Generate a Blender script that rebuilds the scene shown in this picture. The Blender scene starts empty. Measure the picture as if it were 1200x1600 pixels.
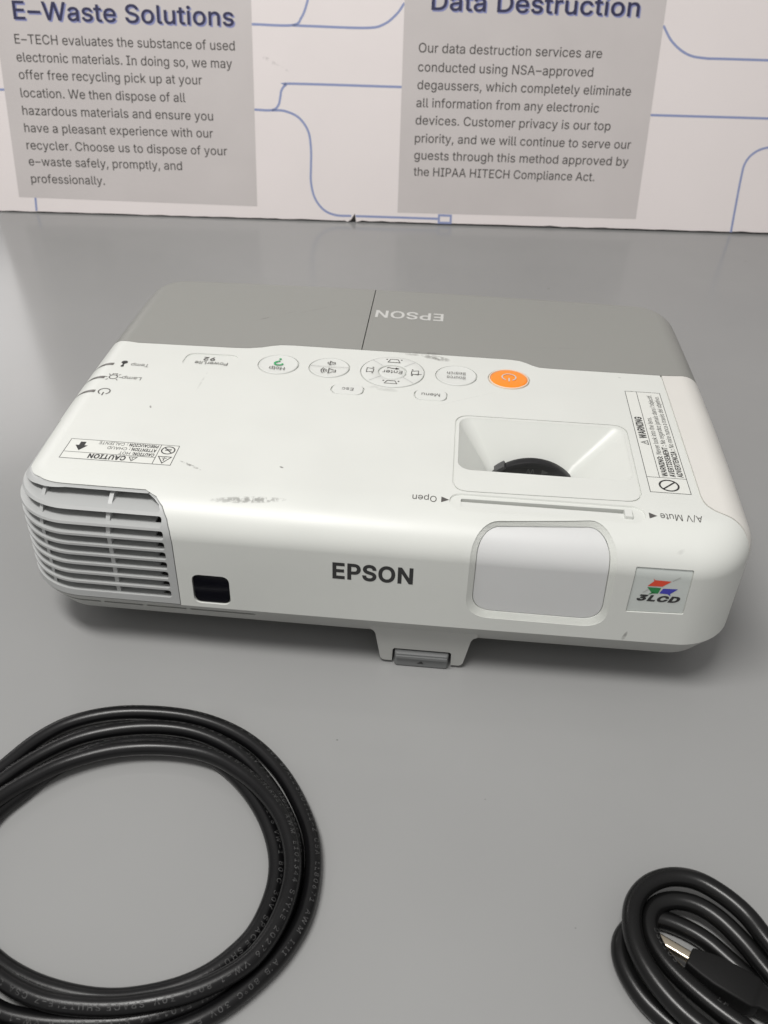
import bpy, bmesh, math, random
import numpy as np
from mathutils import Matrix, Vector
from mathutils.bvhtree import BVHTree
from mathutils.geometry import delaunay_2d_cdt

# ------------------------------------------------------------------ set-up
U = 0.000945                     # one modelling unit (about a millimetre) in metres
scn = bpy.context.scene
COL = scn.collection
rad = math.radians

cam_d = bpy.data.cameras.new('camera')
cam = bpy.data.objects.new('camera', cam_d)
COL.objects.link(cam)
scn.camera = cam
cam_d.sensor_fit = 'VERTICAL'
cam_d.sensor_height = 36.0
cam_d.sensor_width = 27.0
cam_d.lens = 36.0 * 1425.79 / 1600.0
cam_d.clip_start = 0.01
cam_d.clip_end = 50
Rm = (Matrix.Rotation(rad(3.85005), 4, 'Z') @ Matrix.Rotation(rad(53.33651), 4, 'X')
      @ Matrix.Rotation(rad(1.97903), 4, 'Z'))
cam.matrix_world = Matrix.Translation(Vector((27.0, -462.0, 349.0)) * U) @ Rm
cam_d.dof.use_dof = True
cam_d.dof.focus_distance = 0.43
cam_d.dof.aperture_fstop = 22.0

world = bpy.data.worlds.new('World')
scn.world = world
world.use_nodes = True
_n, _l = world.node_tree.nodes, world.node_tree.links
_tc = _n.new('ShaderNodeTexCoord')           # a plain room: brighter on the photographer's side than behind the board
_dp = _n.new('ShaderNodeVectorMath')
_dp.operation = 'DOT_PRODUCT'
_l.new(_tc.outputs['Generated'], _dp.inputs[0])
_dp.inputs[1].default_value = (-0.13, -0.47, 0.87)
_mr = _n.new('ShaderNodeMapRange')
_mr.inputs[1].default_value = -0.3
_mr.inputs[2].default_value = 0.9
_mr.inputs[3].default_value = 0.11
_mr.inputs[4].default_value = 0.50
_l.new(_dp.outputs['Value'], _mr.inputs[0])
_n['Background'].inputs[0].default_value = (1.0, 0.978, 0.965, 1)
_l.new(_mr.outputs[0], _n['Background'].inputs[1])


def ceiling_lamp(name, loc, size, power, target=(0, 0, 0), col=(1, 0.982, 0.958)):
    l = bpy.data.lights.new(name, 'AREA')
    l.shape = 'RECTANGLE'
    l.size, l.size_y = size
    l.energy = power
    l.color = col
    o = bpy.data.objects.new(name, l)
    COL.objects.link(o)
    o.location = loc
    d = Vector(target) - Vector(loc)
    o.rotation_euler = d.to_track_quat('-Z', 'Y').to_euler()
    return o


ceiling_lamp('ceiling_light', (-0.26, -0.44, 1.22), (0.60, 0.20), 12.9, (0.0, 0.0, 0.05))
ceiling_lamp('window_light', (-1.45, 2.05, 1.05), (1.3, 0.62), 7.2, (-0.2, 0.1, 0.1), (1.0, 0.96, 0.95))

scn.view_settings.view_transform = 'Standard'
scn.view_settings.look = 'None'
scn.view_settings.gamma = 1.0
scn.view_settings.use_curve_mapping = False
scn.view_settings.exposure = 0.05


# ------------------------------------------------------------------ materials
def nodes_of(m):
    return m.node_tree.nodes, m.node_tree.links


def pmat(name, col, rough=0.5, metal=0.0, spec=0.5, bump=0.0, bscale=900.0, var=0.0, vscale=30.0, coat=0.0):
    m = bpy.data.materials.new(name)
    m.use_nodes = True
    n, l = nodes_of(m)
    b = n['Principled BSDF']
    b.inputs['Base Color'].default_value = (*col, 1)
    b.inputs['Roughness'].default_value = rough
    b.inputs['Metallic'].default_value = metal
    b.inputs['Specular IOR Level'].default_value = spec
    b.inputs['Coat Weight'].default_value = coat
    tc = n.new('ShaderNodeTexCoord')
    if var > 0:
        t = n.new('ShaderNodeTexNoise')
        t.inputs['Scale'].default_value = vscale
        t.inputs['Detail'].default_value = 6
        l.new(tc.outputs['Object'], t.inputs['Vector'])
        mr = n.new('ShaderNodeMapRange')
        mr.inputs[1].default_value = 0.3
        mr.inputs[2].default_value = 0.7
        mr.inputs[3].default_value = 1 - var
        mr.inputs[4].default_value = 1 + var
        l.new(t.outputs['Fac'], mr.inputs[0])
        mx = n.new('ShaderNodeMix')
        mx.data_type = 'RGBA'
        mx.blend_type = 'MULTIPLY'
        mx.inputs[0].default_value = 1.0
        mx.inputs[6].default_value = (*col, 1)
        l.new(mr.outputs[0], mx.inputs[7])
        l.new(mx.outputs[2], b.inputs['Base Color'])
        mr2 = n.new('ShaderNodeMapRange')
        mr2.inputs[1].default_value = 0.3
        mr2.inputs[2].default_value = 0.7
        mr2.inputs[3].default_value = rough * 0.88
        mr2.inputs[4].default_value = rough * 1.12
        l.new(t.outputs['Fac'], mr2.inputs[0])
        l.new(mr2.outputs[0], b.inputs['Roughness'])
    if bump > 0:
        t2 = n.new('ShaderNodeTexNoise')
        t2.inputs['Scale'].default_value = bscale
        t2.inputs['Detail'].default_value = 3
        l.new(tc.outputs['Object'], t2.inputs['Vector'])
        bp = n.new('ShaderNodeBump')
        bp.inputs['Strength'].default_value = bump
        bp.inputs['Distance'].default_value = 0.0004
        l.new(t2.outputs['Fac'], bp.inputs['Height'])
        l.new(bp.outputs[0], b.inputs['Normal'])
    return m


def add_scuffs(m, marks, col=(0.10, 0.095, 0.085)):
    """Worn dark rub marks: (centre xyz, long direction, half length, half width, strength, grain)."""
    n, l = nodes_of(m)
    b = n['Principled BSDF']
    tc = n.new('ShaderNodeTexCoord')
    total = None
    for c, d, hl, hw, s, grain in marks:
        d = Vector(d).normalized()
        sub = n.new('ShaderNodeVectorMath')
        sub.operation = 'SUBTRACT'
        l.new(tc.outputs['Object'], sub.inputs[0])
        sub.inputs[1].default_value = Vector(c) * U
        dot = n.new('ShaderNodeVectorMath')
        dot.operation = 'DOT_PRODUCT'
        l.new(sub.outputs[0], dot.inputs[0])
        dot.inputs[1].default_value = d
        ln = n.new('ShaderNodeVectorMath')
        ln.operation = 'LENGTH'
        l.new(sub.outputs[0], ln.inputs[0])

        def mth(op, a, bb=None):
            q = n.new('ShaderNodeMath')
            q.operation = op
            for i, v in enumerate((a, bb)):
                if v is None:
                    continue
                if isinstance(v, (int, float)):
                    q.inputs[i].default_value = v
                else:
                    l.new(v, q.inputs[i])
            return q.outputs[0]
        al = mth('POWER', mth('ABSOLUTE', dot.outputs['Value']), 2)
        l2 = mth('POWER', ln.outputs['Value'], 2)
        pr = mth('MAXIMUM', mth('SUBTRACT', l2, al), 0.0)
        e = mth('ADD', mth('DIVIDE', al, (hl * U) ** 2), mth('DIVIDE', pr, (hw * U) ** 2))
        fall = mth('MAXIMUM', mth('SUBTRACT', 1.0, e), 0.0)
        tn = n.new('ShaderNodeTexNoise')
        tn.inputs['Scale'].default_value = grain
        tn.inputs['Detail'].default_value = 4
        l.new(tc.outputs['Object'], tn.inputs['Vector'])
        mr = n.new('ShaderNodeMapRange')
        mr.inputs[1].default_value = 0.40
        mr.inputs[2].default_value = 0.56
        l.new(tn.outputs['Fac'], mr.inputs[0])
        k = mth('MULTIPLY', mth('MULTIPLY', mth('POWER', fall, 0.6), mr.outputs[0]), s)
        total = k if total is None else mth('MAXIMUM', total, k)
    mx = n.new('ShaderNodeMix')
    mx.data_type = 'RGBA'
    l.new(total, mx.inputs[0])
    src = b.inputs['Base Color']
    if src.is_linked:
        l.new(src.links[0].from_socket, mx.inputs[6])
    else:
        mx.inputs[6].default_value = src.default_value
    mx.inputs[7].default_value = (*col, 1)
    l.new(mx.outputs[2], b.inputs['Base Color'])


M = {}
M['white'] = pmat('white_plastic', (0.668, 0.682, 0.648), 0.40, bump=0.05, bscale=2600, var=0.018, vscale=25)
add_scuffs(M['white'], [
    ((-62, -117.5, 88.2), (1, 0.10, 0), 20, 2.1, 0.62, 520),
    ((-70, -118.5, 88), (1, 0.05, 0), 11, 1.1, 0.5, 800),
    ((22, 37.5, 90), (1, -0.25, 0), 9, 3.2, 0.75, 300),
    ((12, 40.3, 90), (1, 0.0, 0), 12, 1.8, 0.45, 300),
    ((-7, -4.5, 90), (1, -0.2, 0), 10, 2.6, 0.22, 260),
    ((-94.5, -95, 90), (1, -0.55, 0), 7.5, 0.9, 0.7, 600),
    ((-130.6, -41.6, 90), (0.4, -1, 0), 1.9, 0.6, 0.9, 200),
    ((-49.7, -90.8, 90), (1, -0.6, 0), 1.3, 0.7, 0.9, 200),
    ((-167, -18.3, 89), (0.7, -1, 0), 2.6, 0.6, 0.9, 200),
    ((-110, -9, 90), (0.05, 1, 0), 12, 0.7, 0.18, 300),
    ((135.7, -127, 78.5), (1, 0.3, 0.9), 3.4, 0.8, 0.65, 260),
    ((140.5, -125, 81), (1, 0.3, 0.6), 4.5, 2.0, 0.35, 260),
    ((124, -132, 32), (0.25, 0, 1), 5.2, 1.1, 0.8, 200),
    ((126.8, -122.5, 83), (-0.1, 0.5, 1), 3.2, 0.5, 0.5, 200),
    ((105.5, -115.5, 88.9), (1, 0, 0), 0.8, 0.7, 0.9, 50),
    ((130.4, 28, 90), (1, 0, 0), 1.0, 0.8, 0.7, 50),
    ((158.5, -112, 86.5), (0.3, -1, -0.3), 2.2, 0.6, 0.9, 50),
    ((40, -10, 90), (1, 0.6, 0), 30, 0.35, 0.10, 400),
])
M['white2'] = pmat('white_plastic_smooth', (0.668, 0.682, 0.652), 0.36, var=0.01, bump=0.03, bscale=2600)
M['lampw'] = pmat('warm_lit_white_plastic', (0.682, 0.668, 0.63), 0.40, bump=0.05, bscale=2600, var=0.018, vscale=25)  # shell white with the pinkish reflected light put into its colour
M['door'] = pmat('white_door_plastic', (0.625, 0.632, 0.628), 0.4, var=0.01, bump=0.03, bscale=2600)
M['grey'] = pmat('silver_grey_plastic', (0.262, 0.264, 0.246), 0.42, bump=0.06, bscale=2600, var=0.02, vscale=25)
add_scuffs(M['grey'], [
    ((-85, 82, 90), (1, 0.75, 0), 20, 0.7, 0.28, 200),
    ((-89, 79, 90), (1, 0.75, 0), 7, 0.5, 0.7, 200),
    ((-60, 96, 90), (1, 0.7, 0), 22, 0.6, 0.18, 200),
    ((16, 43.5, 90), (1, 0, 0), 9, 1.6, 0.5, 300),
    ((119, 108, 90), (1, 0, 0), 1.2, 0.9, 0.5, 60),
    ((98, 62, 90), (1, 0.1, 0), 26, 0.6, 0.14, 300),
], (0.12, 0.12, 0.11))
M['tray'] = pmat('pale_grey_plastic', (0.43, 0.435, 0.415), 0.5, bump=0.05, bscale=2600, var=0.02)
M['grille'] = pmat('light_grey_plastic', (0.45, 0.46, 0.455), 0.40, bump=0.03, bscale=2600, var=0.015)
M['foot'] = pmat('slate_plastic', (0.175, 0.18, 0.18), 0.6, bump=0.04, bscale=2000)
M['dark'] = pmat('cavity_shade', (0.012, 0.012, 0.012), 0.8)
M['tab'] = pmat('dark_grey_tab', (0.045, 0.045, 0.047), 0.4)
M['gloss'] = pmat('black_window', (0.006, 0.006, 0.009), 0.08, spec=0.6)
M['ring'] = pmat('black_ring_plastic', (0.012, 0.012, 0.013), 0.32)
M['ink'] = pmat('grey_ink', (0.085, 0.08, 0.075), 0.6)
M['ink2'] = pmat('dark_ink', (0.028, 0.028, 0.028), 0.55)
M['led'] = pmat('smoked_lens', (0.10, 0.095, 0.085), 0.3)
M['pale'] = pmat('white_ink', (0.56, 0.56, 0.54), 0.45)
M['label'] = pmat('label_film', (0.70, 0.71, 0.67), 0.3)
M['badge'] = pmat('badge_film', (0.59, 0.625, 0.60), 0.25)
M['orange'] = pmat('orange_button', (0.93, 0.27, 0.012), 0.33)
M['rim'] = pmat('button_rim', (0.80, 0.66, 0.52), 0.3)
M['green'] = pmat('green_ink', (0.02, 0.36, 0.12), 0.5)
M['red'] = pmat('red_ink', (0.72, 0.07, 0.03), 0.5)
M['grn'] = pmat('emblem_green_ink', (0.02, 0.22, 0.06), 0.5)
M['blu'] = pmat('emblem_blue_ink', (0.05, 0.05, 0.42), 0.5)
M['rubber'] = pmat('black_cable_jacket', (0.0042, 0.0042, 0.0046), 0.31, spec=0.38, bump=0.05, bscale=700, var=0.1, vscale=60)
M['rubber2'] = pmat('black_power_jacket', (0.005, 0.005, 0.005), 0.28, spec=0.38, bump=0.04, bscale=700, var=0.1, vscale=60)
M['plug'] = pmat('matt_black_overmould', (0.005, 0.005, 0.005), 0.55, spec=0.25, bump=0.15, bscale=1500)
M['metal'] = pmat('nickel_shell', (0.72, 0.64, 0.50), 0.22, metal=1.0)
M['cabink'] = pmat('faded_cable_ink', (0.062, 0.062, 0.062), 0.6, var=0.5, vscale=400)
M['board'] = pmat('printed_board', (0.885, 0.825, 0.812), 0.38, var=0.012, vscale=12)
M['core'] = pmat('shaded_torn_core', (0.025, 0.022, 0.02), 0.9)  # near-black colour stands in for shade below the board and in the notch
M['panel'] = pmat('grey_print', (0.635, 0.595, 0.583), 0.40, var=0.03, vscale=14)
M['navy'] = pmat('navy_print', (0.030, 0.030, 0.085), 0.5)
M['shade'] = pmat('periwinkle_print', (0.26, 0.28, 0.52), 0.5)
M['bline'] = pmat('blue_line_print', (0.30, 0.35, 0.57), 0.45)
M['btext'] = pmat('charcoal_print', (0.055, 0.050, 0.045), 0.5)
M['table'] = pmat('grey_laminate', (0.303, 0.305, 0.302), 0.17, spec=0.30, bump=0.02, bscale=1200, var=0.03, vscale=7)


LIFT = 5.0                        # the projector stands on its feet, its own zero 5 units above the table


# ------------------------------------------------------------------ mesh helpers (units -> metres)
def thing(name, label, cat, loc=(0, 0, 0), rot=None, group=None):
    o = bpy.data.objects.new(name, None)
    COL.objects.link(o)
    o.empty_display_size = 0.02
    o.location = Vector(loc) * U
    if rot is not None:
        o.rotation_euler = rot
    o['label'] = label
    o['category'] = cat
    if group:
        o['group'] = group
    return o


def mk(name, V, F, mat, parent=None, smooth=None, off=(0, 0, 0), label=None, weighted=False):
    me = bpy.data.meshes.new(name)
    V = (np.asarray(V, float) - np.asarray(off, float)) * U
    me.from_pydata([tuple(v) for v in V], [], [tuple(f) for f in F])
    return link(name, me, mat, parent, smooth, label, weighted)


def link(name, me, mat, parent=None, smooth=None, label=None, weighted=False):
    me.materials.clear()
    for mm in (mat if isinstance(mat, (list, tuple)) else [mat]):
        me.materials.append(mm)
    o = bpy.data.objects.new(name, me)
    COL.objects.link(o)
    if parent:
        o.parent = parent
    if smooth is not None:
        me.polygons.foreach_set('use_smooth', [True] * len(me.polygons))
        me.set_sharp_from_angle(angle=rad(smooth))
        if weighted:
            w = o.modifiers.new('wn', 'WEIGHTED_NORMAL')
            w.keep_sharp = True
            w.weight = 50
    if label:
        o['label'] = label
    return o


def tmp(V, F):
    """temporary object (in units) for booleans"""
    me = bpy.data.meshes.new('tmp')
    me.from_pydata([tuple(map(float, v)) for v in V], [], [tuple(f) for f in F])
    bm = bmesh.new()
    bm.from_mesh(me)
    bmesh.ops.recalc_face_normals(bm, faces=bm.faces)
    bm.to_mesh(me)
    bm.free()
    o = bpy.data.objects.new('tmp', me)
    COL.objects.link(o)
    return o


def drop(o):
    me = o.data
    bpy.data.objects.remove(o)
    if me.users == 0:
        bpy.data.meshes.remove(me)


def boolean(o, c, op='DIFFERENCE', keep=False):
    m = o.modifiers.new('b', 'BOOLEAN')
    m.operation = op
    m.solver = 'EXACT'
    m.object = c
    dg = bpy.context.evaluated_depsgraph_get()
    me = bpy.data.meshes.new_from_object(o.evaluated_get(dg))
    o.modifiers.clear()
    old = o.data
    o.data = me
    bpy.data.meshes.remove(old)
    if not keep:
        drop(c)
    return o


def copy(o):
    c = o.copy()
    c.data = o.data.copy()
    COL.objects.link(c)
    return c


def emit(o, name, mat, parent, smooth=32, label=None, weighted=True):
    """turn a temporary solid into a finished part"""
    me = o.data.copy()
    drop(o)
    bm = bmesh.new()
    bm.from_mesh(me)
    bmesh.ops.remove_doubles(bm, verts=bm.verts, dist=0.004)
    bmesh.ops.dissolve_degenerate(bm, dist=0.004, edges=bm.edges)
    bm.to_mesh(me)
    bm.free()
    me.transform(Matrix.Scale(U, 4))
    me.name = name
    return link(name, me, mat, parent, smooth, label, weighted)


def prism(poly, a, b, axis='z', poly2=None):
    """closed prism of a 2-D outline between a and b along an axis; poly2 is the outline at b (taper)"""
    n = len(poly)
    poly2 = poly2 or poly
    def at(p, h):
        return (p[0], p[1], h) if axis == 'z' else (p[0], h, p[1]) if axis == 'y' else (h, p[0], p[1])
    V = [at(p, a) for p in poly] + [at(p, b) for p in poly2]
    F = [tuple(range(n))[::-1], tuple(range(n, 2 * n))]
    F += [(i, (i + 1) % n, n + (i + 1) % n, n + i) for i in range(n)]
    return V, F


def rrect(x0, y0, x1, y1, r, seg=7):
    P = []
    r4 = r if isinstance(r, (list, tuple)) else [r] * 4
    for (cx, cy, a0, rr) in ((x1, y0, -90, r4[0]), (x1, y1, 0, r4[1]), (x0, y1, 90, r4[2]), (x0, y0, 180, r4[3])):
        sx, sy = (1 if cx == x1 else -1), (1 if cy == y1 else -1)
        for i in range(seg + 1):
            t = rad(a0 + 90 * i / seg)
            P.append((cx - sx * rr + rr * math.cos(t), cy - sy * rr + rr * math.sin(t)))
    return P


def quad(c0, c1, c2, c3, r, seg=11):
    """rounded quadrilateral through four corners (anticlockwise)"""
    C = [Vector(c) for c in (c0, c1, c2, c3)]
    P = []
    for i in range(4):
        p, c, q = C[i - 1], C[i], C[(i + 1) % 4]
        a, b = c + (p - c).normalized() * r, c + (q - c).normalized() * r
        for k in range(seg + 1):
            t = k / seg
            P.append(tuple((1 - t) ** 2 * a + 2 * t * (1 - t) * c + t * t * b))
    return P


def circle(cx, cy, r, n=48):
    return [(cx + r * math.cos(2 * math.pi * i / n), cy + r * math.sin(2 * math.pi * i / n)) for i in range(n)]


def box(x0, y0, z0, x1, y1, z1):
    return prism([(x0, y0), (x1, y0), (x1, y1), (x0, y1)], z0, z1)


def lathe(prof, c, n=64, axis='z'):
    V, F = [], []
    for r, h in prof:
        for i in range(n):
            t = 2 * math.pi * i / n
            if axis == 'z':
                V.append((c[0] + r * math.cos(t), c[1] + r * math.sin(t), c[2] + h))
            else:
                V.append((c[0] + r * math.cos(t), c[1] + h, c[2] + r * math.sin(t)))
    m = len(prof)
    for k in range(m - 1):
        for i in range(n):
            j = (i + 1) % n
            F.append((k * n + i, k * n + j, (k + 1) * n + j, (k + 1) * n + i))
    F.append(tuple(range((m - 1) * n, m * n)))
    return V, F


def loft(rings, z0cap=True, z1cap=True):
    n = len(rings[0])
    V = [p for r in rings for p in r]
    F = []
    for k in range(len(rings) - 1):
        for i in range(n):
            j = (i + 1) % n
            F.append((k * n + i, k * n + j, (k + 1) * n + j, (k + 1) * n + i))
    if z0cap:
        F.append(tuple(range(n))[::-1])
    if z1cap:
        F.append(tuple(range((len(rings) - 1) * n, len(rings) * n)))
    return V, F


def catmull(P, step=1.2, closed=False):
    P = [np.array(p, float) for p in P]
    out = []
    n = len(P)
    for i in range(n if closed else n - 1):
        p0 = P[(i - 1) % n] if (closed or i > 0) else 2 * P[0] - P[1]
        p1, p2 = P[i], P[(i + 1) % n]
        p3 = P[(i + 2) % n] if (closed or i < n - 2) else 2 * P[-1] - P[-2]
        k = max(2, int(np.linalg.norm(p2 - p1) / step))
        for j in range(k):
            t = j / k
            out.append(0.5 * (2 * p1 + (p2 - p0) * t + (2 * p0 - 5 * p1 + 4 * p2 - p3) * t * t + (3 * p1 - p0 - 3 * p2 + p3) * t ** 3))
    if not closed:
        out.append(P[-1])
    return np.array(out)


def smooth_path(Q, n=6):
    for _ in range(n):
        Q2 = Q.copy()
        Q2[1:-1] = 0.25 * Q[:-2] + 0.5 * Q[1:-1] + 0.25 * Q[2:]
        Q = Q2
    return Q


def frames(Q):
    T = np.gradient(Q, axis=0)
    T /= np.linalg.norm(T, axis=1)[:, None]
    Zu = np.array([0, 0, 1.0])
    S = np.cross(T, Zu)
    S /= np.linalg.norm(S, axis=1)[:, None]          # to the right of travel
    N = np.cross(S, T)
    return T, S, N


def tube(Q, r, n=18):
    T, S, N = frames(Q)
    rings = [[tuple(Q[i] + r * (math.cos(a) * S[i] + math.sin(a) * N[i])) for a in np.linspace(0, 2 * math.pi, n, endpoint=False)] for i in range(len(Q))]
    return loft(rings)


# ------------------------------------------------------------------ lettering
_gc = {}


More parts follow.
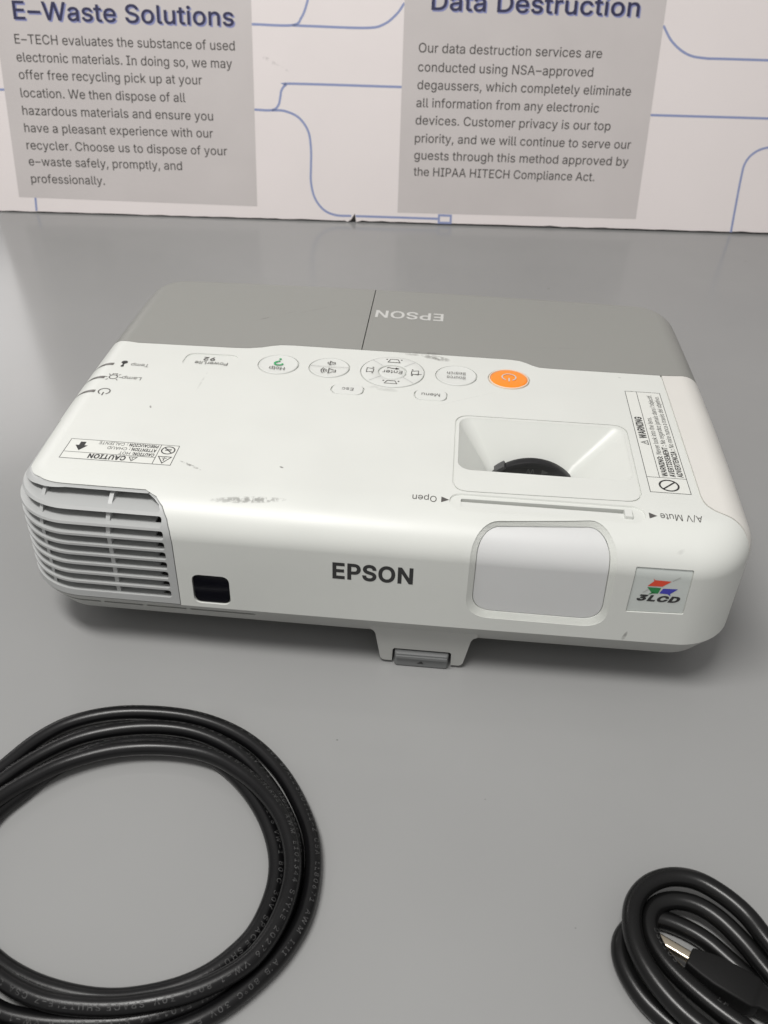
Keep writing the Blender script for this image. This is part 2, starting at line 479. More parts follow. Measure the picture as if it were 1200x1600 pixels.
# letter outlines: character, advance width, then closed contours (thousandths of an em)
GLYPHS = {}
for row in """
 188
'206|78,318 70,509 136,509 128,318
,188|38,-119 68,71 137,71 84,-119
-453|337,244 337,188 114,188 114,244
.188|95,-4 78,-1 63,9 53,24 50,41 53,59 63,73 78,83 95,87 113,83 128,73 138,59 141,41 138,24 128,9 113,-1
/249|235,533 71,-76 14,-76 178,533
0453|227,-7 174,1 130,24 95,62 69,113 53,178 48,254 53,330 69,395 95,447 130,484 174,508 227,516 279,508 323,484 358,447 384,395 400,330 405,254 400,178 384,113 359,62 323,24 279,1|227,50 261,56 290,74 313,103 330,144 340,194 344,254 340,314 330,365 313,405 290,435 261,453 227,460 192,453 163,435 140,405 123,365 113,314 109,254 113,194 123,144 140,103 163,74 192,56
1453|76,0 76,55 391,55 391,0|276,509 276,0 212,0 212,448 209,448 86,358 86,427 198,509
2453|64,0 64,47 234,229 282,282 299,305 311,327 318,348 320,371 317,397 308,419 293,436 273,449 250,457 224,460 196,457 172,447 153,433 139,413 130,390 127,362 66,362 71,405 86,442 111,473 143,496 182,511 225,516 268,511 306,497 337,474 361,445 376,411 381,372 378,345 371,318 357,290 336,259 267,180 153,60 153,57 389,57 389,0
3453|218,-7 173,-3 133,10 98,30 70,57 52,91 44,132 109,132 115,107 126,87 144,71 165,59 191,52 219,50 248,53 275,61 297,74 315,93 325,116 329,145 326,172 316,196 299,217 275,234 242,244 201,248 157,248 157,299 288,448 288,452 70,452 70,509 372,509 372,461 211,278 211,289 264,288 308,276 344,253 371,222 387,186 393,145 387,103 370,66 344,36 309,12 266,-2
4453|40,105 40,158 247,509 311,509 109,166 109,163 413,163 413,105|282,0 282,121 282,146 282,318 343,318 343,0
5453|221,-7 178,-2 140,11 108,32 83,60 66,93 60,130 122,130 127,108 138,89 154,73 173,60 196,52 221,50 250,53 276,64 298,82 314,104 324,131 328,162 324,193 314,221 297,244 275,262 248,273 218,277 192,275 167,268 145,258 128,246 67,253 96,509 366,509 366,452 151,452 134,301 136,301 155,315 178,325 203,331 229,334 263,330 294,321 321,306 345,285 364,260 379,231 388,199 391,163 385,117 369,76 343,41 309,15 268,-1
6453|226,-7 182,-1 142,15 109,40 84,74 69,115 64,162 68,199 80,239 102,285 137,340 252,509 322,509 151,261 145,261 154,275 165,288 179,299 196,307 214,312 235,314 278,309 316,295 346,271 370,240 384,201 389,157 384,112 368,73 343,39 310,14 271,-2|226,48 254,52 279,63 299,79 314,101 324,128 327,157 324,187 314,213 299,235 279,251 254,262 226,265 198,262 174,252 153,235 138,214 128,188 125,158 128,128 138,102 153,79 174,63 198,52
7453|97,0 323,448 323,452 62,452 62,509 391,509 391,449 165,0
8453|226,-7 178,-2 136,11 101,33 74,62 57,96 52,135 55,166 65,195 81,220 101,241 125,256 153,265 153,267 119,282 93,308 76,342 70,380 75,417 90,450 114,477 146,498 184,511 226,516 269,511 306,498 337,477 361,450 377,417 382,380 376,342 359,308 333,282 300,267 300,265 327,256 351,241 372,220 387,195 397,166 401,135 395,96 378,62 352,33 317,11 275,-2|226,49 258,52 285,60 307,74 323,91 333,113 337,139 333,165 322,189 305,208 283,223 256,232 226,235 196,232 169,223 147,208 130,189 119,165 115,139 119,113 129,91 145,74 167,60 195,52|226,290 252,292 274,300 293,313 307,330 316,351 319,376 316,399 308,420 294,437 275,449 252,457 226,460 200,457 177,449 159,437 145,420 136,399 133,376 136,351 145,330 159,313 178,300 201,292
9453|226,516 271,510 310,494 343,468 368,434 384,393 389,347 385,309 373,270 350,224 315,168 200,0 130,0 301,248 307,248 299,234 287,221 273,210 257,202 238,196 218,195 175,199 137,214 106,237 83,269 68,307 64,352 69,397 85,436 110,469 143,494 182,510|226,460 199,457 174,446 154,429 138,407 129,381 125,352 129,322 138,295 154,274 174,257 199,247 226,243 254,247 279,257 299,273 314,295 324,321 327,350 324,381 314,407 299,429 279,446 254,457
:188|95,-4 78,-1 63,9 53,24 50,41 53,59 63,73 78,83 95,87 113,83 128,73 138,59 141,41 138,24 128,9 113,-1|95,271 78,274 63,284 53,299 50,316 53,334 63,349 78,359 95,362 113,359 128,349 138,334 141,316 138,299 128,284 113,274
A480|16,0 201,509 276,509 463,0 395,0 287,302 264,372 232,478 245,478 213,371 191,302 85,0|110,142 110,199 370,199 370,142
B456|60,0 60,509 241,509 289,504 329,491 359,469 381,442 394,410 398,374 395,344 387,320 373,301 356,286 336,275 315,267 315,262 339,257 363,245 385,227 402,203 414,173 418,136 413,100 400,67 377,39 344,18 301,4 247,0|125,57 245,57 296,63 330,80 349,105 355,137 352,161 342,184 327,203 306,218 279,228 248,231 125,231|125,285 238,285 265,288 288,296 308,309 323,326 333,348 336,372 330,403 313,429 283,446 240,452 125,452
C510|267,-7 205,1 150,25 104,63 70,115 48,179 40,254 48,329 70,393 104,445 150,484 205,508 267,516 305,513 340,504 373,490 402,471 427,447 448,418 463,385 473,348 408,348 401,373 389,395 375,413 357,428 337,440 315,449 292,454 267,456 223,450 184,432 150,403 125,364 109,314 103,254 109,194 125,145 151,105 184,76 223,59 267,53 292,55 315,60 337,69 357,81 375,96 389,114 401,136 408,160 473,160 463,124 448,91 428,62 402,38 373,19 341,5 305,-4
D502|219,0 96,0 96,57 215,57 272,63 318,81 354,110 379,149 394,198 399,255 394,312 379,361 354,399 320,428 275,446 221,452 93,452 93,509 225,509 294,501 353,478 399,441 433,391 455,329 462,255 455,181 433,119 398,68 351,31 291,8|125,509 125,0 60,0 60,509
E419|60,0 60,509 372,509 372,452 125,452 125,286 355,286 355,229 125,229 125,57 375,57 375,0
F410|60,0 60,509 369,509 369,452 125,452 125,278 346,278 346,221 125,221 125,0
G520|269,-7 205,1 149,25 104,64 69,116 47,179 40,254 47,329 69,393 103,445 149,484 203,508 265,516 304,513 340,504 374,489 403,469 429,445 449,416 465,384 474,349 408,349 399,372 387,393 373,411 356,427 337,439 315,448 291,454 265,456 222,450 183,432 150,404 125,364 109,314 103,254 109,194 125,145 151,105 184,76 224,59 269,53 309,57 345,71 374,93 396,123 410,160 415,202 434,199 283,199 283,256 478,256 478,200 471,141 451,91 419,50 377,19 326,0
H517|60,0 60,509 125,509 125,289 392,289 392,509 457,509 457,0 392,0 392,232 125,232 125,0
I301|31,0 31,57 118,57 118,452 31,452 31,509 269,509 269,452 183,452 183,57 269,57 269,0
L393|60,0 60,509 125,509 125,57 361,57 361,0
M628|60,0 60,509 152,509 277,187 287,159 299,123 311,84 322,49 307,49 318,83 330,121 342,158 352,187 476,509 568,509 568,0 504,0 504,291 504,327 505,369 506,413 507,457 513,457 498,409 482,363 467,322 456,291 342,0 286,0 170,291 159,321 145,361 129,408 112,457 119,457 120,416 121,372 122,328 122,291 122,0
N523|60,0 60,509 136,509 343,183 363,151 388,107 414,55 405,54 401,108 399,157 399,195 399,509 463,509 463,0 387,0 202,290 177,331 148,381 108,452 119,454 122,384 124,328 125,291 125,0
O533|267,-7 205,1 150,25 105,63 70,115 48,179 40,254 48,329 70,393 105,445 150,484 205,508 267,516 329,508 384,484 429,445 464,393 486,329 493,254 486,179 464,115 429,63 384,25 329,1|267,53 310,59 349,76 383,105 408,144 425,194 430,254 425,314 408,365 383,404 349,433 310,450 267,456 223,450 184,433 151,404 125,364 109,314 103,254 109,194 125,144 151,105 184,76 223,59
P445|60,0 60,509 235,509 289,503 332,487 366,462 390,430 404,391 409,348 404,304 390,265 366,233 332,207 289,191 235,186 109,186 109,242 233,242 269,246 297,256 318,272 333,294 342,319 344,348 342,376 333,402 318,423 297,439 268,449 232,452 125,452 125,0
R449|60,0 60,509 236,509 290,504 333,489 367,465 390,433 405,395 409,352 405,309 390,271 367,240 333,217 289,203 236,198 96,198 96,255 234,255 269,258 298,267 319,281 334,300 342,324 345,352 342,380 334,405 319,425 298,440 269,449 233,452 125,452 125,0|353,0 230,229 303,229 428,0
S447|224,-9 172,-4 128,9 91,31 64,60 46,96 38,137 104,137 110,110 123,88 142,71 166,59 194,52 224,49 257,52 286,60 311,74 329,92 341,114 346,139 342,161 332,179 316,193 296,205 245,222 184,239 128,260 86,289 60,326 52,372 58,413 75,448 102,476 138,498 180,511 227,516 275,511 316,498 351,476 377,449 394,415 401,378 337,378 326,412 302,437 267,453 225,459 194,456 167,448 145,435 129,418 118,398 115,376 119,352 131,334 148,319 169,308 212,293 264,279 312,264 336,252 359,238 379,220 395,198 405,171 408,139 403,99 386,64 360,34 323,11 278,-4
T449|32,452 32,509 417,509 417,452 257,452 257,0 193,0 193,452
U517|259,-8 203,-2 154,15 114,43 85,80 66,124 60,173 60,509 124,509 124,178 128,144 141,113 160,87 187,68 220,56 259,52 298,56 331,68 357,87 377,113 389,144 393,178 393,509 457,509 457,173 451,124 433,80 403,43 363,15 315,-2
V480|204,0 16,509 84,509 192,206 215,137 248,31 235,31 267,138 290,206 395,509 463,509 278,0
W686|155,0 16,509 82,509 163,196 175,145 187,94 197,40 189,40 200,94 211,145 224,196 306,509 380,509 462,196 474,145 486,94 497,40 488,40 499,94 510,145 523,196 603,509 670,509 530,0 455,0 368,323 351,391 336,475 350,475 335,395 318,323 230,0
Y472|203,0 203,208 16,509 91,509 192,344 222,292 250,230 224,230 251,293 280,344 381,509 455,509 268,208 268,0
Z438|42,0 42,46 273,385 306,431 341,476 348,454 285,452 223,452 40,452 40,509 397,509 397,462 169,129 134,81 97,33 90,54 152,57 214,57 399,57 399,0
a389|160,-9 126,-5 94,5 68,22 48,45 35,73 30,108 34,138 43,161 58,179 78,193 100,203 125,211 178,220 234,227 252,230 265,235 273,243 276,255 276,257 273,279 267,297 256,311 240,322 220,329 196,331 171,329 149,322 132,313 118,301 107,288 100,274 41,291 57,322 79,346 104,364 133,375 163,382 194,384 239,379 263,372 286,360 306,343 322,320 333,290 337,251 337,0 277,0 277,52 272,52 252,25 236,12 215,1 190,-6|170,45 202,49 228,59 248,74 263,93 272,115 276,138 276,190 259,182 231,176 200,171 175,168 134,159 117,150 103,139 95,124 92,105 94,87 102,72 114,61 130,52 149,47
b424|229,-8 198,-5 172,4 153,17 138,31 118,59 112,59 112,0 53,0 53,509 114,509 114,319 118,319 137,346 152,360 171,373 197,381 229,384 274,378 313,361 345,332 370,293 385,245 390,189 385,133 370,84 346,45 313,16 274,-2|220,47 253,51 279,66 301,88 316,117 325,151 328,189 325,227 316,261 301,290 280,311 253,325 220,330 188,325 161,312 140,291 125,263 116,229 113,189 116,150 125,115 140,86 162,65 188,51
c396|207,-8 159,-2 117,16 82,46 56,85 40,133 34,187 40,243 56,291 82,330 117,360 159,378 207,384 234,383 260,377 284,368 305,356 324,341 340,322 353,301 362,277 303,262 290,289 270,311 242,325 207,330 173,325 145,310 124,287 108,258 99,224 96,187 99,151 108,117 124,89 145,66 173,51 207,46 243,52 271,66 292,89 304,117 363,102 354,78 341,56 325,37 306,21 285,9 261,-1 235,-6
d424|195,-8 151,-2 111,16 79,45 55,84 39,133 34,189 39,245 55,293 79,332 112,361 151,378 196,384 228,381 253,373 272,360 287,346 306,319 311,319 311,509 372,509 372,0 313,0 313,59 307,59 287,31 272,17 252,4 227,-5|205,47 236,51 263,65 284,86 299,115 309,150 312,189 309,229 300,263 284,291 263,312 237,325 205,330 172,325 145,311 124,290 108,261 99,227 96,189 99,151 109,117 124,88 145,66 172,51
e404|212,-8 161,-2 117,16 82,46 56,85 40,132 34,187 39,242 55,290 81,329 115,359 157,378 205,384 236,382 266,374 294,361 319,341 341,315 357,282 368,242 371,194 371,169 75,169 75,221 338,221 310,202 307,237 298,269 283,294 263,314 237,326 205,330 173,326 146,313 125,294 109,270 99,241 96,211 96,178 100,139 110,106 128,80 151,61 179,50 212,46 234,48 254,53 271,61 285,73 297,88 306,105 365,91 353,63 335,39 311,19 283,4 249,-5
f254|228,379 228,327 6,327 6,379|81,0 81,432 84,461 96,486 113,505 135,519 161,527 187,530 222,527 243,521 227,468 215,472 195,474 171,470 154,460 145,443 142,419 142,0
g425|207,-151 168,-148 134,-140 105,-127 82,-110 64,-91 51,-69 101,-41 122,-66 136,-78 154,-88 178,-95 207,-97 249,-92 282,-75 304,-47 311,-6 311,68 306,68 287,41 272,28 252,16 227,8 195,5 152,10 113,27 80,53 55,90 39,136 34,191 39,246 55,293 80,332 112,361 152,378 196,384 228,382 253,373 273,360 288,346 308,319 313,319 313,379 372,379 372,-9 367,-54 350,-90 324,-117 291,-136 251,-147|205,59 237,63 264,75 285,95 300,121 309,154 312,193 309,231 300,264 285,291 264,312 237,325 205,330 172,325 145,312 124,290 109,262 99,229 96,193 99,155 109,123 124,96 145,76 172,63
h410|114,227 114,0 53,0 53,509 114,509 114,287 102,287 124,332 152,362 187,379 227,384 264,380 295,369 321,349 341,321 353,285 357,240 357,0 296,0 296,235 290,275 273,304 246,323 210,329 184,326 161,317 141,303 126,283 117,257
i167|53,0 53,379 114,379 114,0|84,443 67,446 54,455 44,468 41,483 44,499 54,512 67,521 84,524 100,521 114,512 123,499 126,483 123,468 114,455 100,446
j167|53,379 114,379 114,-30 111,-63 102,-90 86,-113 65,-129 37,-139 4,-143 -10,-143 -10,-87 2,-87 25,-83 40,-72 50,-54 53,-29|83,443 67,446 53,455 44,468 41,483 44,499 53,512 67,521 83,524 100,521 114,512 123,499 126,483 123,468 114,455 100,446
k381|110,137 110,212 121,212 284,379 360,379 184,199 177,199|53,0 53,509 114,509 114,0|294,0 148,186 191,229 372,0
l189|139,-2 101,3 74,20 58,47 53,84 53,509 114,509 114,99 115,77 120,62 130,54 146,52 160,53 170,54 181,3 162,-1
m610|53,0 53,379 112,379 112,295 108,295 118,323 132,346 151,363 172,376 195,384 219,386 257,380 287,361 309,331 321,295 312,295 322,321 337,343 357,361 381,375 407,383 437,386 468,383 497,372 522,354 541,328 553,296 557,255 557,0 496,0 496,254 490,289 473,313 447,326 419,330 395,328 374,320 358,307 345,290 338,270 335,247 335,0 274,0 274,260 269,288 253,311 229,326 199,330 178,328 158,320 140,307 126,289 117,266 114,238 114,0
n410|114,227 114,0 53,0 53,379 112,379 112,287 102,287 124,332 152,362 187,379 227,384 264,380 295,369 321,349 341,321 353,285 357,240 357,0 296,0 296,235 290,275 273,304 246,323 210,329 184,326 161,317 141,303 126,283 117,257
o415|207,-8 159,-2 117,16 82,46 56,85 40,133 34,187 40,243 56,291 82,330 117,360 159,378 207,384 256,378 299,360 333,330 359,291 376,243 381,187 376,133 359,85 333,46 299,16 256,-2|207,46 242,51 270,66 292,89 307,117 316,151 319,187 316,224 307,258 292,287 270,310 242,325 207,330 173,325 145,310 124,287 108,258 99,224 96,187 99,151 108,117 124,89 145,66 173,51
p424|53,-143 53,379 112,379 112,319 118,319 137,346 152,360 171,373 197,381 229,384 274,378 313,361 345,332 370,293 385,245 390,189 385,133 370,84 346,45 313,16 274,-2 229,-8 198,-5 173,4 153,17 138,31 118,59 114,59 114,-143|220,47 253,51 279,66 301,88 316,117 325,151 328,189 325,227 316,261 301,290 280,311 253,325 220,330 188,325 161,312 140,291 125,263 116,229 113,189 116,150 125,115 140,86 162,65 188,51
r259|53,0 53,379 112,379 112,321 115,321 130,347 152,367 181,380 213,385 229,384 243,384 243,322 230,324 207,326 182,323 159,315 140,301 126,284 117,262 114,237 114,0
s365|182,-8 145,-5 112,3 84,18 62,38 45,63 36,94 94,107 105,79 124,60 150,49 181,45 217,50 244,62 262,81 268,103 265,121 254,136 237,147 212,155 149,170 104,186 72,208 53,237 47,274 51,305 65,332 87,354 115,370 149,381 187,384 223,381 254,372 279,358 299,339 314,316 324,290 268,277 258,298 243,316 219,328 187,333 156,329 131,317 114,299 109,277 112,258 124,243 144,232 172,223 229,209 275,194 306,171 325,142 331,107 326,75 312,47 290,24 260,6 223,-5
t227|204,379 204,327 6,327 6,379|65,471 126,471 126,98 128,76 136,61 150,53 170,50 185,51 202,54 213,2 192,-3 168,-4 125,2 92,21 72,52 65,93
u410|182,-5 146,-1 115,11 89,31 69,59 57,95 53,139 53,379 114,379 114,144 119,105 137,75 164,56 200,50 226,53 249,62 268,77 283,97 293,122 296,153 296,379 357,379 357,0 298,0 298,92 307,92 286,47 257,17 222,0
v389|163,0 17,379 84,379 165,155 187,87 206,21 184,21 203,87 224,155 305,379 371,379 226,0
w567|138,0 23,379 87,379 133,214 154,137 175,41 165,41 186,135 206,214 252,379 316,379 362,214 382,136 402,41 391,41 413,135 434,214 480,379 545,379 429,0 368,0 319,172 305,225 291,280 277,338 291,338 277,280 263,225 248,172 199,0
x379|21,0 171,218 171,171 29,379 100,379 147,306 179,253 207,206 175,206 202,253 233,306 282,379 352,379 209,169 209,214 358,0 287,0 231,85 200,136 173,182 205,182 178,136 148,85 91,0
y389|47,-139 61,-86 71,-87 88,-90 104,-89 118,-84 130,-74 141,-58 151,-36 163,-1 17,379 84,379 165,155 187,87 206,21 184,21 202,87 224,155 305,379 371,379 204,-58 191,-85 177,-107 159,-124 139,-136 117,-143 91,-145 65,-143
z380|42,0 42,46 254,320 254,323 48,323 48,379 333,379 333,331 126,60 126,56 339,56 339,0
°316|158,283 128,287 101,298 77,316 59,340 47,367 43,397 47,428 59,455 77,479 101,497 128,509 158,513 188,509 216,497 239,479 257,455 269,428 273,397 269,367 257,340 239,316 216,298 188,287|158,334 175,336 190,343 203,353 213,366 220,381 222,397 220,414 213,430 203,443 190,453 175,459 158,462 141,459 126,453 113,443 103,430 97,414 95,397 97,381 103,366 113,353 126,343 141,336
Ó533|267,-7 205,1 150,25 105,63 70,115 48,179 40,254 48,329 70,393 105,445 150,484 205,508 267,516 329,508 384,484 429,445 464,393 486,329 493,254 486,179 464,115 429,63 384,25 329,1|267,53 310,59 349,76 383,105 408,144 425,194 430,254 425,314 408,365 383,404 349,433 310,450 267,456 223,450 184,433 151,404 125,364 109,314 103,254 109,194 125,144 151,105 184,76 223,59|240,558 288,659 356,659 290,558
é404|212,-8 161,-2 117,16 82,46 56,85 40,132 34,187 39,242 55,290 81,329 115,359 157,378 205,384 236,382 266,374 294,361 319,341 341,315 357,282 368,242 371,194 371,169 75,169 75,221 338,221 310,202 307,237 298,269 283,294 263,314 237,326 205,330 173,326 146,313 125,294 109,270 99,241 96,211 96,178 100,139 110,106 128,80 151,61 179,50 212,46 234,48 254,53 271,61 285,73 297,88 306,105 365,91 353,63 335,39 311,19 283,4 249,-5|177,429 225,529 293,529 227,429
""".strip('\n').split('\n'):
    ch, rest = row[0], row[1:].split('|')
    GLYPHS[ch] = (int(rest[0]) / 1000, [[tuple(int(q) / 1000 for q in p.split(',')) for p in c.split(' ')] for c in rest[1:]])


_hy = [p[0] for c in GLYPHS['-'][1] for p in c]
_hm = (min(_hy) + max(_hy)) / 2
GLYPHS['-'] = (GLYPHS['-'][0] * 0.94, [[((x - _hm) * 1.55 + _hm * 0.94, y) for x, y in c] for c in GLYPHS['-'][1]])      # a wide dash


def fatten(cont, d):
    """push every contour of a letter outwards by d"""
    if d == 0:
        return cont
    big = max(cont, key=lambda c: abs(area(c)), default=None)
    sg = 1 if big and area(big) > 0 else -1
    out = []
    for c in cont:
        P = []
        for p in c:
            if not P or math.dist(p, P[-1]) > 0.006:
                P.append(p)
        if math.dist(P[0], P[-1]) < 0.006:
            P.pop()
        n, Q = len(P), []
        for i in range(n):
            a, b, e = Vector(P[i - 1]), Vector(P[i]), Vector(P[(i + 1) % n])
            t1, t2 = (b - a).normalized(), (e - b).normalized()
            n1, n2 = Vector((t1.y, -t1.x)) * sg, Vector((t2.y, -t2.x)) * sg
            m = (n1 + n2)
            m = m.normalized() if m.length > 0.05 else n1
            Q.append(tuple(b + m * d / max(0.5, m.dot(n1))))
        out.append(Q)
    return out


def winding(c, p):
    w = 0
    for i in range(len(c)):
        (x0, y0), (x1, y1) = c[i - 1], c[i]
        if (y0 <= p[1]) != (y1 <= p[1]):
            side = (x1 - x0) * (p[1] - y0) - (p[0] - x0) * (y1 - y0)
            if (side > 0) == (y1 > y0):
                w += 1 if y1 > y0 else -1
    return w


def area(c):
    return sum(c[i - 1][0] * c[i][1] - c[i][0] * c[i - 1][1] for i in range(len(c))) / 2


def glyphs(body, bold=0.0, shear=0.0, space=1.0):
    key = (body, bold, shear, space)
    if key in _gc:
        return _gc[key]
    V, F, x = [], [], 0.0
    for ch in body:
        adv, cont = GLYPHS[ch]
        if cont:
            pts, edges = [], []
            fat = [[((x + px + shear * py) * 100, py * 100) for px, py in c] for c in fatten(cont, bold)]
            for c in fat:
                n0, n = len(pts), len(c)
                pts += [Vector(p) for p in c]
                edges += [(n0 + i, n0 + (i + 1) % n) for i in range(n)]
            r = delaunay_2d_cdt(pts, edges, [], 0, 1e-4)
            n0 = len(V)
            V += [(p[0] / 100, p[1] / 100) for p in r[0]]
            for f in r[2]:
                m = sum((r[0][i] for i in f), Vector((0, 0))) / len(f)
                if sum(winding(c, m) for c in fat):
                    F.append(tuple(i + n0 for i in f))
        x += adv * space + max(bold, 0)
    V = np.array(V)
    _gc[key] = (V, F)
    return V, F


CAP = 0.509


class Ink:
    """collects flat lettering / line work in (u, v) units"""

    def __init__(self):
        self.V, self.F = [], []

    def raw(self, V, F):
        n = len(self.V)
        self.V += [tuple(v) for v in V]
        self.F += [tuple(i + n for i in f) for f in F]
        return self

    def text(self, body, x, y, width=None, cap=None, align='l', bold=0.0, shear=0.0, space=1.0, rot=0.0):
        V, F = glyphs(body, bold, shear, space)
        V = V.copy()
        w = V[:, 0].max() - V[:, 0].min()
        V[:, 0] -= V[:, 0].min()
        sx = width / w if width else cap / CAP
        sy = cap / CAP if cap else sx
        V = V * np.array([sx, sy])
        W = w * sx
        V[:, 0] -= {'l': 0, 'c': W / 2, 'r': W}[align]
        c, s = math.cos(rot), math.sin(rot)
        V = V @ np.array([[c, s], [-s, c]])
        return self.raw(V + np.array([x, y]), F)

    def line(self, pts, w, closed=False):
        P = [np.array(p, float) for p in pts]
        n = len(P)
        L, R = [], []
        for i in range(n):
            a = P[i] - P[i - 1] if (i > 0 or closed) else P[i + 1] - P[i]
            b = P[(i + 1) % n] - P[i] if (i < n - 1 or closed) else P[i] - P[i - 1]
            a = a / (np.linalg.norm(a) + 1e-9)
            b = b / (np.linalg.norm(b) + 1e-9)
            na, nb = np.array([-a[1], a[0]]), np.array([-b[1], b[0]])
            m = na + nb
            m = m / (np.linalg.norm(m) + 1e-9)
            k = w / 2 / max(0.35, float(m @ na))
            L.append(P[i] + m * k)
            R.append(P[i] - m * k)
        F = [(i, (i + 1) % n, n + (i + 1) % n, n + i) for i in range(n if closed else n - 1)]
        return self.raw(L + R, [f[::-1] for f in F])

    def poly(self, pts):
        return self.raw(pts, [tuple(range(len(pts)))])

    def disc(self, x, y, r, n=20):
        return self.poly(circle(x, y, r, n))

    def arc(self, x, y, r, a0, a1, w, n=24, ry=None):
        full = abs(a1 - a0) >= 360
        k = n if full else n + 1
        return self.line([(x + r * math.cos(rad(a0 + (a1 - a0) * i / n)), y + (ry or r) * math.sin(rad(a0 + (a1 - a0) * i / n))) for i in range(k)], w, full)

    def spline(self, pts, w, step=0.8):
        return self.line([tuple(p[:2]) for p in catmull([(a, b, 0) for a, b in pts], step)], w)

    def put(self, name, fn, mat, parent, label=None, off=(0, 0, 0)):
        return mk(name, [fn(u, v) for u, v in self.V], self.F, mat, parent, None, off, label)


# ------------------------------------------------------------------ the table
tb = mk('tabletop', *box(-1500, -900, -30, 1500, 1500, 0), M['table'])
tb['kind'] = 'structure'
tb['label'] = 'grey laminate tabletop with faint reflections'

add_scuffs(M['table'], [((121.6, 385.5, 0), (1, 0.2, 0), 1.5, 1.0, 0.8, 60), ((-10.7, -179, 0), (1, 0, 0), 0.6, 0.5, 0.8, 60), ((60, -205, 0), (1, 0.5, 0), 0.5, 0.4, 0.7, 60),
                        ((22, 455, 0), (1, 0, 0), 2.2, 1.2, 0.5, 80), ((333, 490, 0), (1, 0, 0), 1.8, 1.0, 0.6, 80), ((96, -262, 0), (1, 0, 0), 0.4, 0.4, 0.7, 60)], (0.07, 0.07, 0.07))

# ------------------------------------------------------------------ the leaning printed board
KS = 1.01453                      # measured size of everything on the table
BO = (-476.1, 507.5, 0.0)
board = thing('display_board', 'large white printed board with grey text panels and blue lines, standing behind the projector',
              'display board', BO, (rad(-11.0), 0, rad(4.609)))
board.scale = (KS, KS, KS)
# local frame of the board: x along it, z up its face, y into it


def on_board(lift):
    return lambda u, v: (u, -lift, v)


random.seed(4)
edge = []
notch = [(379.6, 0.6), (383.5, 3.0), (387.6, 9.4), (389.2, 0.6)]
u = -5.0
while u < 1000:
    if not 378 < u < 391:
        edge.append((u, 1.5 + u / 1000 + random.uniform(-0.35, 0.3) + (0.6 if random.random() < 0.06 else 0)))
    u += random.uniform(6, 15)
edge += notch
edge.sort()
outline = edge + [(1000, 560), (-5, 560)]
V, F = prism(outline, -0.6, 0.0, 'y')
mk('facing_sheet', V, F, M['board'], board)
V, F = prism([(a, b + 0.6) for a, b in edge if not 380 < a < 390] + [(1000, 559), (-4.4, 559)], 0.05, 9.0, 'y')
mk('foam_core', V, F, M['core'], board)
pl = Ink().poly([(23.4, 16.2), (281.3, 14.0), (281.3, 300), (23.4, 300)]).put('text_panel', on_board(0.75), M['panel'], board)
pr = Ink().poly([(434.1, 11.9), (694.9, 12.7), (694.9, 300), (434.1, 300)]).put('text_panel', on_board(0.75), M['panel'], board)
for dx, dy, lift, mt, nm in ((1.3, -1.3, 0.85, 'shade', 'heading_shadow'), (0, 0, 0.95, 'navy', 'heading')):
    Ink().text('E-Waste Solutions', 42.7 + dx, 187.0 + dy, 220.8, 15.8, bold=0.012).put(nm, on_board(lift), M[mt], pl)
    Ink().text('Data Destruction', 461.1 + dx, 207.0 + dy, 208.0, 15.8, bold=0.012).put(nm, on_board(lift), M[mt], pr)
left_lines = [('E-TECH evaluates the substance of used', 40.8, 164.9, 222.5), ('electronic materials. In doing so, we may', 40.3, 148.5, 219.6),
              ('offer free recycling pick up at your', 40.4, 132.4, 187.8), ('location. We then dispose of all', 39.8, 115.4, 170.3),
              ('hazardous materials and ensure you', 39.2, 98.6, 198.6), ('have a pleasant experience with our', 38.9, 81.9, 198),
              ('recycler. Choose us to dispose of your', 38.8, 64.9, 212.2), ('e-waste safely, promptly, and', 38.9, 48.8, 163.2),
              ('professionally.', 39.0, 31.4, 79)]
right_lines = [('Our data destruction services are', 450.1, 168.6, 186.7), ('conducted using NSA-approved', 450.2, 151.2, 179.7),
               ('degaussers, which completely eliminate', 450.3, 134.6, 221), ('all information from any electronic', 449.9, 117.7, 190.4),
               ('devices. Customer privacy is our top', 449.8, 101.0, 204.9), ('priority, and we will continue to serve our', 449.9, 83.5, 228.7),
               ('guests through this method approved by', 449.9, 66.7, 228.5), ('the HIPAA HITECH Compliance Act.', 449.9, 50.3, 194.3)]
for lines, p in ((left_lines, pl), (right_lines, pr)):
    k = Ink()
    for t, x, y, w in lines:
        k.text(t, x, y, w, 8.6, bold=0.003)
    k.put('body_text', on_board(0.9), M['btext'], p)
k = Ink()
LW = 2.3
for pts in ([(281.4, 189), (322, 189.3), (331, 196), (336.8, 209), (337.8, 222), (337.8, 300)],
            [(322, 189.2), (340, 189), (396, 189), (414, 192.7), (426.7, 202.2), (434, 212)],
            [(281.4, 110.4), (299.6, 110.4), (306.3, 115), (308.6, 123), (310, 129.5), (314.5, 134.6), (323.3, 136), (434, 136.1)],
            [(299.6, 110.3), (312.9, 109.9), (327.5, 104.0), (337.3, 91.1), (340.1, 74), (340, 56), (340, 40), (344.2, 24), (354.0, 12.2), (367, 7.2), (383.6, 6.8)],
            [(388.6, 6.8), (478.4, 6.6)],
            [(695, 199.6), (706.1, 185.6), (722.3, 175.1), (741.2, 171.6), (780, 171.5), (1000, 171.5)],
            [(695, 117), (1000, 117.6)],
            [(1000, 92), (850, 92), (824.3, 89.2), (811.0, 83.8), (803.2, 73.6), (801.5, 56.8), (801.5, 1.6)],
            [(-4.5, 121.8), (23.4, 121.9)], [(41, 15.9), (40.4, 2.4)]):
    Ink().spline(pts, LW, 1.5).put('circuit_line', on_board(0.7), M['bline'], board)
